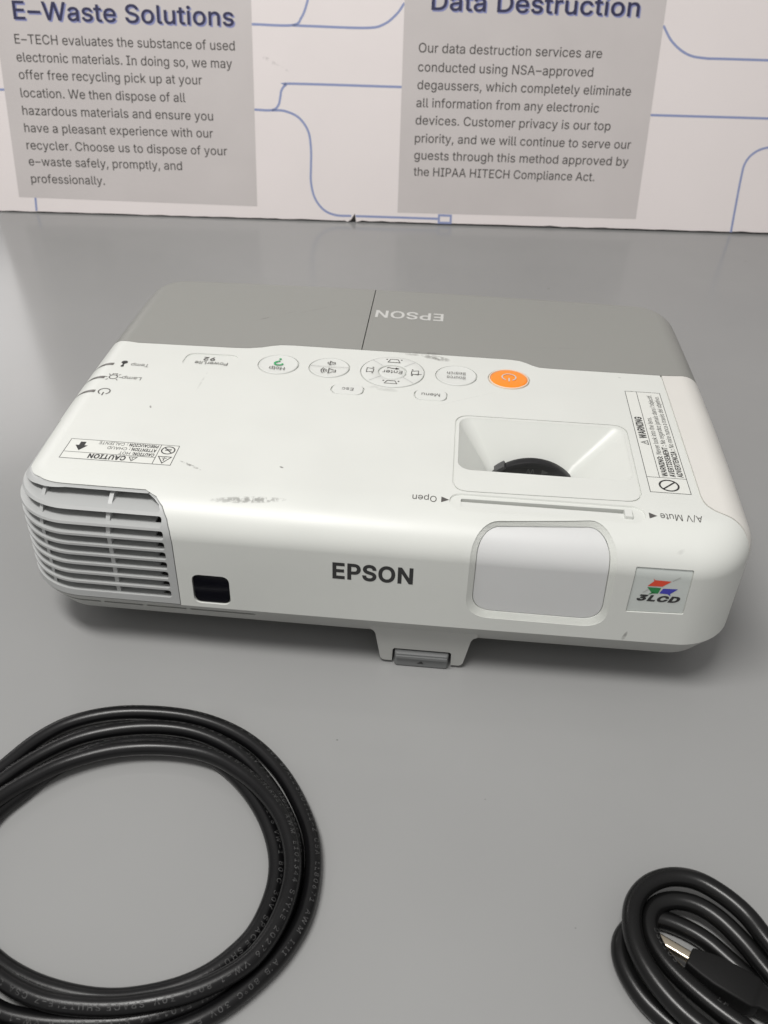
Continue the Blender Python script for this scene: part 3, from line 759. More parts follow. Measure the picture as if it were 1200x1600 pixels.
Ink().line([(479.6, 10.3), (492.6, 10.2), (492.6, 2.6), (479.6, 2.6)], LW, True).put('circuit_line', on_board(0.72), M['bline'], board)
add_scuffs(M['board'], [((298, 0, 156.5), (1, 0, -0.45), 8, 2.6, 0.5, 160), ((311, 0, 150.5), (1, 0, -0.5), 9, 1.6, 0.35, 160),
                        ((770, 0, 22), (1, 0, -0.2), 9, 0.8, 0.12, 100)], (0.3, 0.29, 0.28))

# ------------------------------------------------------------------ the projector
proj = thing('projector', 'white desktop projector with grey rear cover, orange power button and louvred grille', 'projector', (0, 0, LIFT))
HW, YF, YR = 182.0, -132.0, 146.0


def plan():
    pts = []
    corners = [((-HW, YF), 32, 180), ((HW, YF), 30, 270), ((HW, YR), 26, 0), ((-HW, YR), 24, 90)]
    C = []
    for (cx, cy), r, a0 in corners:
        sx, sy = (1 if cx > 0 else -1), (1 if cy > 0 else -1)
        C.append([((cx - sx * r + r * math.cos(rad(a0 + 90 * i / 16)), cy - sy * r + r * math.sin(rad(a0 + 90 * i / 16))),
                   (math.cos(rad(a0 + 90 * i / 16)), math.sin(rad(a0 + 90 * i / 16)))) for i in range(17)])
    for k in range(4):
        pts += C[k]
        a, b = C[k][-1], C[(k + 1) % 4][0]
        n = 26 if k in (0, 2) else 18
        for i in range(1, n):
            t = i / n
            pts.append(((a[0][0] * (1 - t) + b[0][0] * t, a[0][1] * (1 - t) + b[0][1] * t), a[1]))
    return pts


PLAN = plan()


def bulge(x, y):
    x2 = x * (1 - 0.016 * ((y - 5) / 139) ** 2)
    y2 = y - (0.034 * y * ((x - 40) / 180) ** 2 if y > 0 else 0.008 * y * (x / 180) ** 2)
    return x2, y2


def ring_at(inset_fn, z_fn):
    R = []
    for (p, n) in PLAN:
        wf, wr, ws = max(0, -n[1]) ** 2, max(0, n[1]) ** 2, n[0] ** 2
        i = inset_fn(wf, wr, ws)
        x, y = bulge(p[0] - n[0] * i, p[1] - n[1] * i)
        R.append((x, y, z_fn(wf, wr, ws)))
    return R


def body(e=0.0, zb=30.0):
    A = lambda wf, wr, ws: 26 * wf + 14 * wr + 16 * ws
    B = lambda wf, wr, ws: 19 * wf + 14 * wr + 16 * ws
    rings = [ring_at(lambda *w: e, lambda *w: zb), ring_at(lambda *w: e, lambda *w: zb + (67.9 - zb) * 0.33)]
    rings.append(ring_at(lambda *w: e, lambda *w: zb + (67.9 - zb) * 0.66))
    n = 16
    for i in range(n + 1):
        ph = math.pi / 2 * i / n
        rings.append(ring_at(lambda *w: e + A(*w) * (1 - math.cos(ph)), lambda *w: 90 - e - B(*w) * (1 - math.sin(ph))))
    return loft(rings)


BV, BF = body()
SURF = BVHTree.FromPolygons([Vector(v) for v in BV], BF)


def on_top(cx, cy, rot=180.0, lift=0.12, lo=None):
    c, s = math.cos(rad(rot)), math.sin(rad(rot))

    def fn(u, v):
        x, y = cx + u * c - v * s, cy + u * s + v * c
        h = SURF.ray_cast(Vector((x, y, 200)), Vector((0, 0, -1)))
        z = h[0].z if h[0] is not None else 90
        return (x, y, z + lift)
    return fn


def on_front(cx, cz, lift=0.12):
    def fn(u, v):
        x, z = cx + u, cz + v
        h = SURF.ray_cast(Vector((x, -300, z)), Vector((0, 1, 0)))
        y = h[0].y if h[0] is not None else YF
        return (x, y - lift, z)
    return fn


def level(cx, cy, z, rot=180.0):
    c, s = math.cos(rad(rot)), math.sin(rad(rot))
    return lambda u, v: (cx + u * c - v * s, cy + u * s + v * c, z)


# --- rear cover seam
seam = [(-240, 48), (-190, 43.5), (-182, 41), (-175, 37), (-168, 34), (-160, 32.6), (-135, 33.2), (-100, 34.2), (-92, 35.0), (-84.4, 37.2),
        (-79, 39.9), (-73.6, 41.8), (-66, 42.4), (-24, 42.4), (28, 42.5), (66, 42.4), (72, 41.4), (75.8, 39.4), (79.4, 36.6), (83.4, 34.4),
        (90, 34.0), (128, 34.2), (158, 34.4), (166, 35.2), (174, 37.2), (182, 40), (240, 44)]


def rear_poly(g):
    return [(x, y - g) for x, y in seam] + [(240, 260), (-240, 260)]


shell = tmp(BV, BF)
cover = copy(shell)
boolean(cover, tmp(*prism(rear_poly(0), 20, 110)), 'INTERSECT')
boolean(shell, tmp(*prism(rear_poly(0.45), 20, 110)))

# --- lamp cover on the right
lamp_path = [(155.2, 80), (155.4, 0), (155.4, -89), (155.9, -93.5), (157.2, -97.2), (160, -100.8), (164, -103.6), (168, -105.6), (172.5, -108.6),
             (177, -113.5), (181, -119), (186, -127)]


def lamp_poly(g):
    P = []
    for i, (x, y) in enumerate(lamp_path):
        a = Vector(lamp_path[max(0, i - 1)])
        b = Vector(lamp_path[min(len(lamp_path) - 1, i + 1)])
        t = (b - a).normalized()
        P.append((x + t.y * g, y - t.x * g))
    return P + [(240, P[-1][1]), (240, 80)]


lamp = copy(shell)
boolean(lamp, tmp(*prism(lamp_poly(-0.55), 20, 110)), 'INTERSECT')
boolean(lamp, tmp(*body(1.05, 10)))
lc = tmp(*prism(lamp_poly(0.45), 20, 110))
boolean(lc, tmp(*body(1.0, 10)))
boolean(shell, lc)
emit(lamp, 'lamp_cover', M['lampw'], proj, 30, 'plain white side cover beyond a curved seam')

# --- rear cover: centre joint
boolean(cover, tmp(*box(-24.35, 30, 84, -23.75, 200, 110)))
rc = emit(cover, 'rear_cover', M['grey'], proj, 30)
Ink().text('EPSON', 0, 0, 44.6, 10.4, 'c', bold=0.016).put('lettering', on_top(1.8, 100.6), M['pale'], rc)

# --- grille opening and grille
gp = [(-95.6, 20), (-95.8, 70), (-96.5, 76), (-98, 81), (-101, 85), (-105, 87.3), (-111, 88.5), (-150, 88.5), (-165, 88.4), (-172, 87.6), (-178, 85.5), (-183, 82.5), (-230, 80)]
gp_open = gp + [(-230, 20)]
gp_in = [(-96.1, 30.4), (-96.3, 70), (-97, 75.8), (-98.5, 80.6), (-101.4, 84.5), (-105.2, 86.8), (-111, 88.0), (-150, 88.0), (-165, 87.9), (-172, 87.1), (-178, 85.0), (-183, 82.0), (-230, 79.5), (-230, 30.4)]
boolean(shell, tmp(*prism(gp_open, -170, -55, 'y')))
plate = tmp(*body(0.15, 24))
boolean(plate, tmp(*prism(gp_in, -170, -55.5, 'y')), 'INTERSECT')
boolean(plate, tmp(*body(6.6, 10)))
PITCH, Z0 = 6.08, 36.6
for kk in range(9):
    zc = Z0 + PITCH * kk
    h = 2.4
    xr = -99.6 - (0.4 if kk < 7 else 1.2 if kk == 7 else 5.5)
    P = [(-230, zc - h), (xr - 1.0, zc - h), (xr - 0.2, zc - h + 0.5), (xr, zc - h + 1.2), (xr, zc + h - 1.2), (xr - 0.3, zc + h - 0.4), (xr - 1.2, zc + h), (-230, zc + h)]
    if kk == 8:
        P = [(-230, zc - h), (xr + 2.5, zc - h), (xr + 3.0, zc - h + 0.8), (xr + 2.0, zc), (xr - 0.5, zc + 1.3), (xr - 4, zc + h), (-150, zc + h), (-165, zc + 1.4), (-172, zc + 0.3), (-178, zc - 1.4), (-230, zc - 1.6)]
    boolean(plate, tmp(*prism(P, -170, -63, 'y')))
dk = tmp(*box(-105.0, -140, 30, -99, -100, 80))
boolean(dk, tmp(*body(3.2, 10)), 'INTERSECT')
boolean(plate, dk)
grille = emit(plate, 'exhaust_grille', M['grille'], proj, 30, 'light grey louvred exhaust grille wrapping the front corner')
for x in (-127.5, -161.5, -93.9 - 85):
    rb = tmp(*body(1.8, 20))
    boolean(rb, tmp(*box(x - 1.0, -140, 31, x + 1.0, -60, 87)), 'INTERSECT')
    boolean(rb, tmp(*body(9.2, 10)))
    emit(rb, 'rib', M['grille'], grille, 30)
bk = tmp(*body(9.6, 20))
boolean(bk, tmp(*prism([(x + (0 if x > -200 else 0), z) for x, z in [(-97, 31), (-97, 70), (-100, 80), (-112, 86), (-165, 85), (-230, 79), (-230, 31)]], -170, -58, 'y')), 'INTERSECT')
emit(bk, 'shade_block', M['dark'], grille, 30)  # added black solid, painted as the shade inside the grille

# --- lens well and its frame groove
gz = tmp(*prism(quad((35.2, -100.4), (127.0, -98.6), (127.4, -27.2), (35.2, -27.9), 8.5), 89.2, 92))
boolean(gz, tmp(*prism(quad((35.9, -99.7), (126.3, -97.9), (126.7, -27.9), (35.9, -28.6), 8.0), 88, 93)))
boolean(shell, gz)
well = []
for z, (x0, y0, x1, y1), r in ((92, (36.8, -81.6, 126.0, -29.3), 7.0), (90, (37.4, -81.2, 125.4, -30.0), 7.0), (88.6, (38.2, -80.6, 124.4, -30.9), 6.6),
                               (72, (51.5, -79, 103.0, -43.0), 4.0), (54, (63.5, -76, 88, -55.5), 3.0)):
    well.append([(x, y, z) for x, y in rrect(x0, y0, x1, y1, r)])
boolean(shell, tmp(*loft(well)))
RC = (78.6, 0, 50.0)
fr = mk('focus_ring', *lathe([(24.0, -51.5), (26.2, -51.5), (27.2, -51.0), (27.6, -50.2), (27.6, -46.6), (27.0, -46.0), (22, -45.7), (20, -40)], RC, 96, 'y'), M['ring'], proj, 30, label='black focus ring showing inside the lens well')
mk('ring_face', *lathe([(24.5, -51.2), (12, -50.6), (3, -50.0)], RC, 96, 'y'), M['ring'], fr, 30)
tab = []
for a in np.linspace(123, 136, 6):
    tab.append((RC[0] + 28.9 * math.cos(rad(a)), RC[2] + 28.9 * math.sin(rad(a))))
for a in np.linspace(136, 123, 6):
    tab.append((RC[0] + 27.0 * math.cos(rad(a)), RC[2] + 27.0 * math.sin(rad(a))))
mk('zoom_tab', *prism(tab, -51.8, -46, 'y'), M['tab'], fr)
k = Ink().text('W', 0, 0, 5.0, 3.6, 'c', rot=math.pi)
k.poly([(6.0, 0.2), (9.6, -1.6), (6.0, -3.4)])
k.put('mark', lambda u, v: (77.0 + u, -51.7, 73.6 + v), M['cabink'], fr)

# --- shutter slot
boolean(shell, tmp(*prism(rrect(34.5, -114.2, 126.4, -102.3, 5.5), 89.1, 92, poly2=rrect(33.5, -115.2, 127.4, -101.3, 6.2))))
boolean(shell, tmp(*prism(quad((39.8, -112.0), (121.2, -111.6), (120.8, -104.3), (39.6, -105.0), 1.2), 64, 92)))
mk('slot_bed', *box(39.7, -111.95, 66, 121.1, -106.9, 88.6), M['white2'], proj)
sl = tmp(*prism(rrect(116.6, -111.6, 120.4, -105.0, 0.35, 3), 87.9, 90.5, poly2=rrect(116.8, -111.4, 120.2, -105.2, 0.3, 3)))
emit(sl, 'shutter_slider', M['white2'], proj, 30)

# --- front lens door
outer = quad((45.9, 38.2), (114.3, 37.6), (112.6, 89.2), (45.6, 87.2), 12.4)
inner = quad((48.6, 41.2), (111.6, 40.6), (110.0, 86.4), (48.4, 84.6), 10.5)
inner2 = quad((49.0, 41.6), (111.2, 41.0), (109.6, 86.0), (48.8, 84.2), 10.2)
for i in range(14):
    t = i / 13
    ct = tmp(*prism([(a[0] * (1 - t) + b[0] * t, a[1] * (1 - t) + b[1] * t) for a, b in zip(outer, inner)], -134.5 - i * 0.03, -100, 'y'))
    boolean(ct, tmp(*body(0.25 + 1.6 * t if i < 13 else 3.0, 10)))
    boolean(shell, ct)
dr = tmp(*body(2.1, 20))
boolean(dr, tmp(*prism(inner2, -140, -110, 'y')), 'INTERSECT')
boolean(dr, tmp(*body(2.95, 10)))
emit(dr, 'lens_door', M['door'], proj, 30, 'closed blank white door over the lens')

# --- infrared window
irp = quad((-88.6, 32.6), (-70.0, 32.6), (-70.0, 51.0), (-88.6, 51.0), 4.2)
boolean(shell, tmp(*prism(irp, -140, -127.5, 'y')))
ir = tmp(*prism(quad((-88.0, 33.2), (-70.6, 33.2), (-70.6, 50.4), (-88.0, 50.4), 3.8), -131.0, -126, 'y'))
emit(ir, 'sensor_window', M['gloss'], proj, 30, 'small glossy black square window')

# --- badge at the right of the front
bp_ = quad((121.8, 49.0), (148.9, 49.8), (148.3, 76.3), (121.9, 76.2), 0.8, 3)
bpi = quad((122.2, 49.4), (148.5, 50.2), (147.9, 75.9), (122.3, 75.8), 0.7, 3)
ct = tmp(*prism(bp_, -140, -110, 'y'))
boolean(ct, tmp(*body(0.9, 10)))
boolean(shell, ct)
bd = tmp(*body(0.55, 20))
boolean(bd, tmp(*prism(bpi, -140, -110, 'y')), 'INTERSECT')
boolean(bd, tmp(*body(0.88, 10)))
badge = emit(bd, 'badge', M['badge'], proj, 30, 'square white badge with a red, green and blue emblem')
fb = on_front(134.9, 62.0, -0.4)
k = Ink()
k.poly([(-2.9, 7.4), (4.6, 7.2), (1.0, 3.8), (-5.8, 3.6)][::-1])
k.poly([(-4.0, 8.4), (-1.8, 6.2), (-2.8, 5.6)])
k.put('emblem', fb, M['red'], badge)
k = Ink()
k.poly([(-5.8, 2.9), (0.6, 2.9), (-0.2, -0.6), (-2.8, -0.8)][::-1])
k.poly([(-4.6, -1.6), (-2.6, 0.4), (-1.6, -0.4)][::-1])
k.put('emblem', fb, M['grn'], badge)
k = Ink()
k.poly([(8.4, 2.8), (1.6, 2.6), (0.4, -0.4), (5.2, -0.6)])
k.poly([(5.9, -1.8), (3.0, 0.4), (4.8, 0.9)])
k.put('emblem', fb, M['blu'], badge)
k = Ink().line([(5.0, 7.4), (8.2, 10.0)], 0.35)
k.line([(-7.2, -0.6), (-5.0, 1.6)], 0.3)
k.put('emblem', fb, M['tray'], badge)
k = Ink().text('3LCD', 0.7, -5.4, 20.0, 3.3, 'c', bold=0.045, shear=0.28, space=1.05)
k.put('lettering', fb, M['ink2'], badge)

# --- name plate recess
ct = tmp(*prism(quad((-127.6, 8.0), (-95.3, 8.6), (-95.8, 24.4), (-126.6, 23.6), 5.6), 89.3, 92))
boolean(shell, ct)
npz = 89.42

# --- buttons
holes = [('help_button', -70.7, 16.1, 12.3), ('volume_button', -40.4, 16.2, 12.3), ('arrow_ring', -3.0, 16.1, 19.1), ('source_button', 34.4, 16.8, 12.4), ('power_button', 65.1, 16.8, 12.3)]
for nm, x, y, r in holes:
    boolean(shell, tmp(*prism(circle(x, y, r), 88.9, 93)))
for (x0, y0, x1, y1) in ((-36.3, -14.0, -17.0, -2.6), (11.0, -14.4, 30.3, -2.4)):
    boolean(shell, tmp(*prism(rrect(x0, y0, x1, y1, 5.0), 88.9, 93)))


def dome(r, rise, z0):
    return [(r, -1), (r, z0 - 0.7), (r - 0.18, z0 - 0.25), (r - 0.6, z0)] + [((r - 0.6) * math.cos(t), z0 + rise * math.sin(t)) for t in np.linspace(0.12, 1.5, 10)]


B = {}
for nm, x, y, r in holes:
    if nm == 'arrow_ring':
        g = mk(nm, *lathe([(r - 0.55, -1), (r - 0.55, -0.1), (r - 0.75, 0.3), (r - 1.2, 0.45), (14, 0.55), (9.0, 0.35), (8.6, 0.15), (8.5, -0.4), (8.5, -1)], (x, y, 90), 96), M['white2'], proj, 30)
    else:
        rr = r - 0.55 if nm != 'power_button' else r - 1.5
        g = mk(nm, *lathe(dome(rr, -0.55 if nm != 'power_button' else 0.35, 0.45), (x, y, 90), 96), M['orange' if nm == 'power_button' else 'white2'], proj, 30)
    B[nm] = g
mk('rim', *lathe([(11.7, -1), (11.7, 0.1), (11.5, 0.45), (11.0, 0.5), (10.85, 0.2), (10.85, -1)], (65.1, 16.8, 90), 96), M['rim'], B['power_button'], 30)
ent = mk('enter_button', *lathe(dome(7.9, 0.25, 0.35), (-3.0, 14.4 + 1.2, 90), 72), M['white2'], proj, 30)
for nm, (x0, y0, x1, y1) in (('escape_button', (-36.3, -14.0, -17.0, -2.6)), ('menu_button', (11.0, -14.4, 30.3, -2.4))):
    o = tmp(*loft([[(x, y, z) for x, y in rrect(x0 + e, y0 + e * .7 - 0.66, x1 - e, y1 - e * .7 + 0.66, 4.9 - e * .4)] for e, z in ((0.85, 89.0), (0.85, 90.0), (1.0, 90.3), (1.6, 90.45))]))
    B[nm] = emit(o, nm, M['white2'], proj, 30)

f = level(-70.7, 16.1, 90.65)
Ink().text('Help', 0, 1.2 + 2.6, 9.2, 3.6, 'c').put('lettering', f, M['ink'], B['help_button'])
k = Ink()
k.spline([(-2.9, 0.2), (-2.8, 1.6), (-1.4, 2.7), (0.8, 2.7), (2.6, 1.4), (2.7, -0.4), (1.6, -1.9), (0.1, -2.9), (-0.1, -3.9)], 1.35, 0.4)
k.disc(-0.2, -6.3, 0.95)
k.put('mark', lambda u, v: f(u * 0.82, v * 0.82 - 0.9), M['green'], B['help_button'])


def speaker(k, x, y, s, waves):
    k.line([(x - 2.3 * s, y - 0.9 * s), (x - 1.1 * s, y - 0.9 * s), (x + 0.9 * s, y - 2.3 * s), (x + 0.9 * s, y + 2.3 * s), (x - 1.1 * s, y + 0.9 * s), (x - 2.3 * s, y + 0.9 * s)], 0.5, True)
    for i in range(waves):
        k.arc(x + 0.6 * s, y, (1.6 + 1.1 * i) * s, -42, 42, 0.5, 8)


f = level(-40.4, 16.2, 90.6)
k = Ink()
speaker(k, -1.2, 4.3, 1.25, 3)
speaker(k, -0.6, -5.2, 0.95, 1)
k.put('mark', f, M['ink'], B['volume_button'])
Ink().line([(-11.3, -0.6), (11.3, -0.6)], 0.35).put('crease', f, M['tray'], B['volume_button'])


def keystone(k, x, y, a, b, h, rot):
    c, s = math.cos(rad(rot)), math.sin(rad(rot))
    R = lambda p: (x + p[0] * c - p[1] * s, y + p[0] * s + p[1] * c)
    k.line([R(p) for p in ((-a, -h), (a, -h), (b, h), (-b, h))], 0.5, True)
    k.disc(*R((-a * 1.0 - 0.8, h * 0.8)), 0.55, 10)
    k.disc(*R((a * 1.0 + 0.8, h * 0.8)), 0.55, 10)


k = Ink()
keystone(k, 0, 13.2, 3.6, 2.2, 1.7, 180)
keystone(k, 0, -13.0, 3.6, 2.2, 1.9, 180)
keystone(k, 13.2, 0.2, 2.6, 1.7, 2.0, 90)
keystone(k, -13.2, 0.2, 2.6, 1.7, 2.0, -90)
k.line([(-17.2, 1.8), (-11, 2.4)], 0.5)
f = level(-3.0, 16.1, 90.66)
k.put('mark', f, M['ink'], B['arrow_ring'])
k = Ink()
for a in (45, 135, 225, 315):
    k.line([(9.2 * math.cos(rad(a)), 9.2 * math.sin(rad(a))), (18 * math.cos(rad(a)), 18 * math.sin(rad(a)))], 0.3)
k.put('crease', f, M['grille'], B['arrow_ring'])
f = level(-3.0, 15.6, 90.85)
Ink().text('Enter', 0, -1.2, 11.6, 3.7, 'c').put('lettering', f, M['ink'], ent)
Ink().spline([(-2.6, -3.6), (0.5, -3.7), (2.6, -4.6), (3.4, -3.6)], 0.6, 0.4).poly([(-1.6, -2.3), (-1.6, -4.9), (-4.0, -3.6)]).put('mark', f, M['ink'], ent)
f = level(34.4, 16.8, 90.65)
k = Ink().text('Source', 0, 1.6, 11.0, 3.1, 'c').text('Search', 0, -3.6, 11.0, 3.1, 'c')
k.put('lettering', f, M['ink'], B['source_button'])
f = level(65.1, 16.8, 91.05)
k = Ink().arc(0, -0.6, 4.0, 120, 420, 0.75, 30)
k.line([(0, 0.4), (0, 4.6)], 0.8)
k.put('mark', f, M['pale'], B['power_button'])
Ink().text('Esc', 0, -1.4, 6.6, 3.3, 'c').put('lettering', level(-26.6, -8.3, 90.6), M['ink'], B['escape_button'])
Ink().text('Menu', 0, -1.4, 10.4, 3.3, 'c').put('lettering', level(20.6, -8.4, 90.6), M['ink'], B['menu_button'])

# --- front lettering
bs = emit(shell, 'body_shell', M['white'], proj, 30)
Ink().text('EPSON', 0, 0, 38.6, 9.1, 'c', bold=0.026).put('lettering', on_front(0.4, 56.4), M['ink2'], bs)

# name plate print
k = Ink().text('PowerLite', 0, 0.6, 19.6, 3.6, 'c').text('92', 2.2, -4.9, 7.0, 4.0, 'c', bold=0.02)
k.put('lettering', level(-110.4, 15.4, npz + 0.1), M['ink'], bs, 'model name in a shallow recess')

# indicator lights
for (x, y) in ((-170.6, 3.0), (-170.6, -13.2), (-170.6, -29.4)):
    P = [(4.9, 1.1), (4.9, -0.9), (1.0, -1.2), (-3.5, -0.9), (-7.5, 1.0), (-3.0, 0.9), (1.0, 0.9)]
    T = catmull([(a, b, 0) for a, b in P], 0.6, True)
    pts = [tuple(p[:2]) for p in T]
    up, lo_ = [], []
    for t in np.linspace(0, 1, 18):
        u_ = 4.9 - 12.4 * t
        w_ = 2.5 * (1 - t ** 2.4) + 0.2
        c_ = 0.2 * (1 - t) + 0.6 * t - 1.6 * t * t
        up.append((u_, c_ + w_ / 2))
        lo_.append((u_, c_ - w_ / 2))
    k = Ink()
    n = len(up)
    k.raw(up + lo_, [(i, i + 1, n + i + 1, n + i)[::-1] for i in range(n - 1)])
    k.put('indicator_light', on_top(x, y, 0.0, 0.14), M['led'], proj)
# icons beside the lights
k = Ink().line([(0, 2.6), (0, -1.6)], 1.0).disc(0, -2.3, 1.9).line([(-1.6, 1.0), (1.6, 1.0)], 0.0001)
k.arc(0, 2.4, 0.7, 0, 360, 0.6, 12)
k.put('icon', on_top(-157.8 - 2.4, 3.9, 180), M['ink2'], bs)
k = Ink().arc(0, -0.2, 2.3, 0, 360, 0.65, 20)
for a in (0, 45, 135, 180, 225, 315):
    k.line([(3.3 * math.cos(rad(a)), 3.3 * math.sin(rad(a))), (4.9 * math.cos(rad(a)), 4.9 * math.sin(rad(a)))], 0.55)
k.line([(-1.2, -2.6), (-1.2, -4.0), (1.2, -4.0), (1.2, -2.6)], 0.5)
k.put('icon', on_top(-161.0, -12.2, 180), M['ink'], bs)
k = Ink().arc(0, 0, 3.2, 120, 420, 0.7, 24).line([(0, 1.0), (0, 4.4)], 0.7)
k.put('icon', on_top(-160.6, -28.9, 180), M['ink'], bs)
Ink().text('Temp', 0, 0, 10.6, 3.5, 'c').text('Lamp', 0.0, 16.1, 11.2, 3.5, 'c').put('lettering', on_top(-150.4, 5.5, 180), M['ink'], bs)
k = Ink().text('Open', 0, 0, 11.6, 4.4, 'c').poly([(-8.0, 0.0), (-8.0, 4.2), (-11.8, 2.1)])
k.put('lettering', on_top(22.3, -105.9, 180), M['ink'], bs)
k = Ink().text('A/V Mute', 0, 0, 19.6, 4.4, 'c').poly([(15.0, 0.0), (15.0, 4.2), (11.2, 2.1)][::-1])
k.put('lettering', on_top(143.2, -106.4, 180), M['ink'], bs)


def triangle_sign(k, x, y, s, w):
    k.line([(x - s, y - s * 0.8), (x + s, y - s * 0.8), (x, y + s * 0.95)], w, True)
    k.line([(x, y + s * 0.3), (x, y - s * 0.2)], w * 1.1)
    k.disc(x, y - s * 0.5, w * 0.6, 8)


# caution label (upside down from here); local u to the left, v towards the viewer
W_, H_ = 56.2, 17.6
cl = Ink().poly([(-W_ / 2, -H_ / 2), (W_ / 2, -H_ / 2), (W_ / 2, H_ / 2), (-W_ / 2, H_ / 2)])
fc = lambda l: on_top(-132.5, -87.5, 180.0, l)
cl = cl.put('caution_label', fc(0.05), M['label'], proj, 'small caution label printed upside down near the grille')
k = Ink().line([(-W_ / 2, -H_ / 2), (W_ / 2, -H_ / 2), (W_ / 2, H_ / 2), (-W_ / 2, H_ / 2)], 0.3, True)
k.line([(-W_ / 2 + 9.2, -H_ / 2), (-W_ / 2 + 9.2, H_ / 2)], 0.3)
k.line([(-W_ / 2 + 9.2, 3.0), (W_ / 2, 3.0)], 0.3)
triangle_sign(k, -W_ / 2 + 4.6, 4.3, 3.3, 0.5)
k.line([(-W_ / 2 + 3.4, 3.0), (-W_ / 2 + 5.8, 3.0)], 0.5)
k.arc(-W_ / 2 + 4.6, -4.2, 3.3, 0, 360, 0.65, 24)
k.line([(-W_ / 2 + 2.3, -1.9), (-W_ / 2 + 6.9, -6.5)], 0.6)
k.line([(-W_ / 2 + 3.0, -5.2), (-W_ / 2 + 6.2, -5.2)], 0.5)
k.line([(-W_ / 2 + 3.0, -4.2), (-W_ / 2 + 6.2, -4.0)], 0.5)
triangle_sign(k, -8.0, 5.7, 2.0, 0.4)
k.text('CAUTION', -4.6, 3.8, 19.0, 3.7, bold=0.03)
for (t1, t2, yy) in (('CAUTION:', 'HOT', -0.2), ('ATTENTION :', 'CHAUD', -4.1), ('PRECAUCIÓN :', 'CALIENTE', -8.0)):
    w1 = {'C': 11.2, 'A': 14.0, 'P': 16.4}[t1[0]]
    w2 = {'HOT': 5.6, 'CHAUD': 10.0, 'CALIENTE': 13.2}[t2]
    k.text(t1, -17.8, yy, w1, 2.5, bold=0.025)
    k.text(t2, -17.8 + w1 + 1.2, yy, w2, 2.5)
k.poly([(19.6, -6.6), (22.4, -6.6), (22.4, -3.4), (24.2, -3.4), (21.0, 1.4), (17.8, -3.4), (19.6, -3.4)])
k.put('lettering', fc(0.12), M['ink2'], cl)

# warning label, reading away from the viewer
fw = lambda l: on_top(141.4, -88.9, 90.0, l)       # u away from the viewer, v to the left
WW, WH = 100.6, 19.6
wl = Ink().poly([(0, -WH / 2), (WW, -WH / 2), (WW, WH / 2), (0, WH / 2)]).put('warning_label', fw(0.05), M['label'], proj, 'long warning label with a prohibition circle beside the lens well')
k = Ink().line([(0, -WH / 2), (WW, -WH / 2), (WW, WH / 2), (0, WH / 2)], 0.3, True)
k.line([(13.1, -WH / 2), (13.1, WH / 2)], 0.3)
k.line([(13.1, 3.4), (WW, 3.4)], 0.3)
k.arc(6.4, -0.2, 4.6, 0, 360, 0.95, 30)
k.line([(6.4 - 3.2, -0.2 + 3.2), (6.4 + 3.2, -0.2 - 3.2)], 0.9)
triangle_sign(k, 45.6, 6.1, 2.0, 0.4)
k.text('WARNING', 49.6, 4.6, 22.4, 3.6, bold=0.03)
for t1, t2, yy, w1, w2 in (('WARNING:', 'Never look into the lens.', -0.9, 18.8, 37.5), ('AVERTISSEMENT :', 'Ne regardez jamais dans l\'objectif.', -4.7, 29.5, 52.0),
                           ('ADVERTENCIA :', 'No mire nunca a través del objetivo.', -8.5, 26.0, 54.5)):
    k.text(t1, 14.3, yy, w1, 2.7, bold=0.025)
    k.text(t2, 14.3 + w1 + 1.6, yy, w2, 2.7)
k.put('lettering', fw(0.12), M['ink2'], wl)

# --- base tray, its vents, the front foot
tr = []
for ins, z in ((0.5, 29.7), (1.2, 28.2), (3.0, 25.4), (6.0, 20.8), (8.4, 17.0), (9.6, 15.2), (12.0, 12.6), (18.0, 9.0)):
    tr.append(ring_at(lambda *w: ins, lambda *w: z))
trV, trF = loft(tr[::-1])
tray = tmp(trV, trF)
for x0, x1 in ((-161, -139.2), (-137.6, -117), (-115.3, -94.4), (-92.8, -59)):
    boolean(tray, tmp(*prism(rrect(x0, 23.1, x1, 25.3, 0.9, 4), -140, -124.5, 'y')))
footp = [(-0.8, 18.5), (1.2, 17.2), (2.1, 15.5), (4.9, -1.0), (5.9, -2.5), (7.5, -3.0), (11.1, -3.0), (11.3, 5.0), (12.2, 6.0), (40.7, 6.0), (41.6, 5.0), (41.8, -3.0),
         (45.4, -3.0), (47.0, -2.5), (48.0, -1.0), (50.9, 15.0), (51.9, 16.8), (54, 18), (54, 24), (-0.8, 24)]
boolean(tray, tmp(*prism(footp, -125.6, -92, 'y')), 'UNION')
tray = emit(tray, 'base_tray', M['tray'], proj, 32, 'pale grey underside with a stepped front foot')
lv = tmp(*loft([[(x, y, z) for x, z in rrect(12.4 + e, -5.0 + e, 40.4 - e, 4.6 - e, 0.9, 4)] for e, y in ((0, -96), (0, -125.4), (0.25, -126.5), (0.8, -127.2))]))
lv = emit(lv, 'foot_lever', M['foot'], proj, 30, 'slate grey release lever of the front foot')
mk('ledge', *box(13.2, -128.2, 1.6, 39.6, -126.8, 3.0), M['foot'], lv)
Ink().poly([(-1.8, -0.8), (1.8, -0.8), (0.6, 0.9)]).put('mark', lambda u, v: (26.0 + u, -127.35, -1.4 + v), M['ink2'], lv)
for x in (-150, 150):
    mk('rear_foot', *lathe([(9, 5), (9, -4), (8.4, -4.8), (7.5, -5.0)], (x, 110, 0), 40), M['foot'], proj, 30)
for k in [o for o in bpy.data.objects if o.name.startswith('tmp')]:
    bpy.data.objects.remove(k)

# ------------------------------------------------------------------ cables


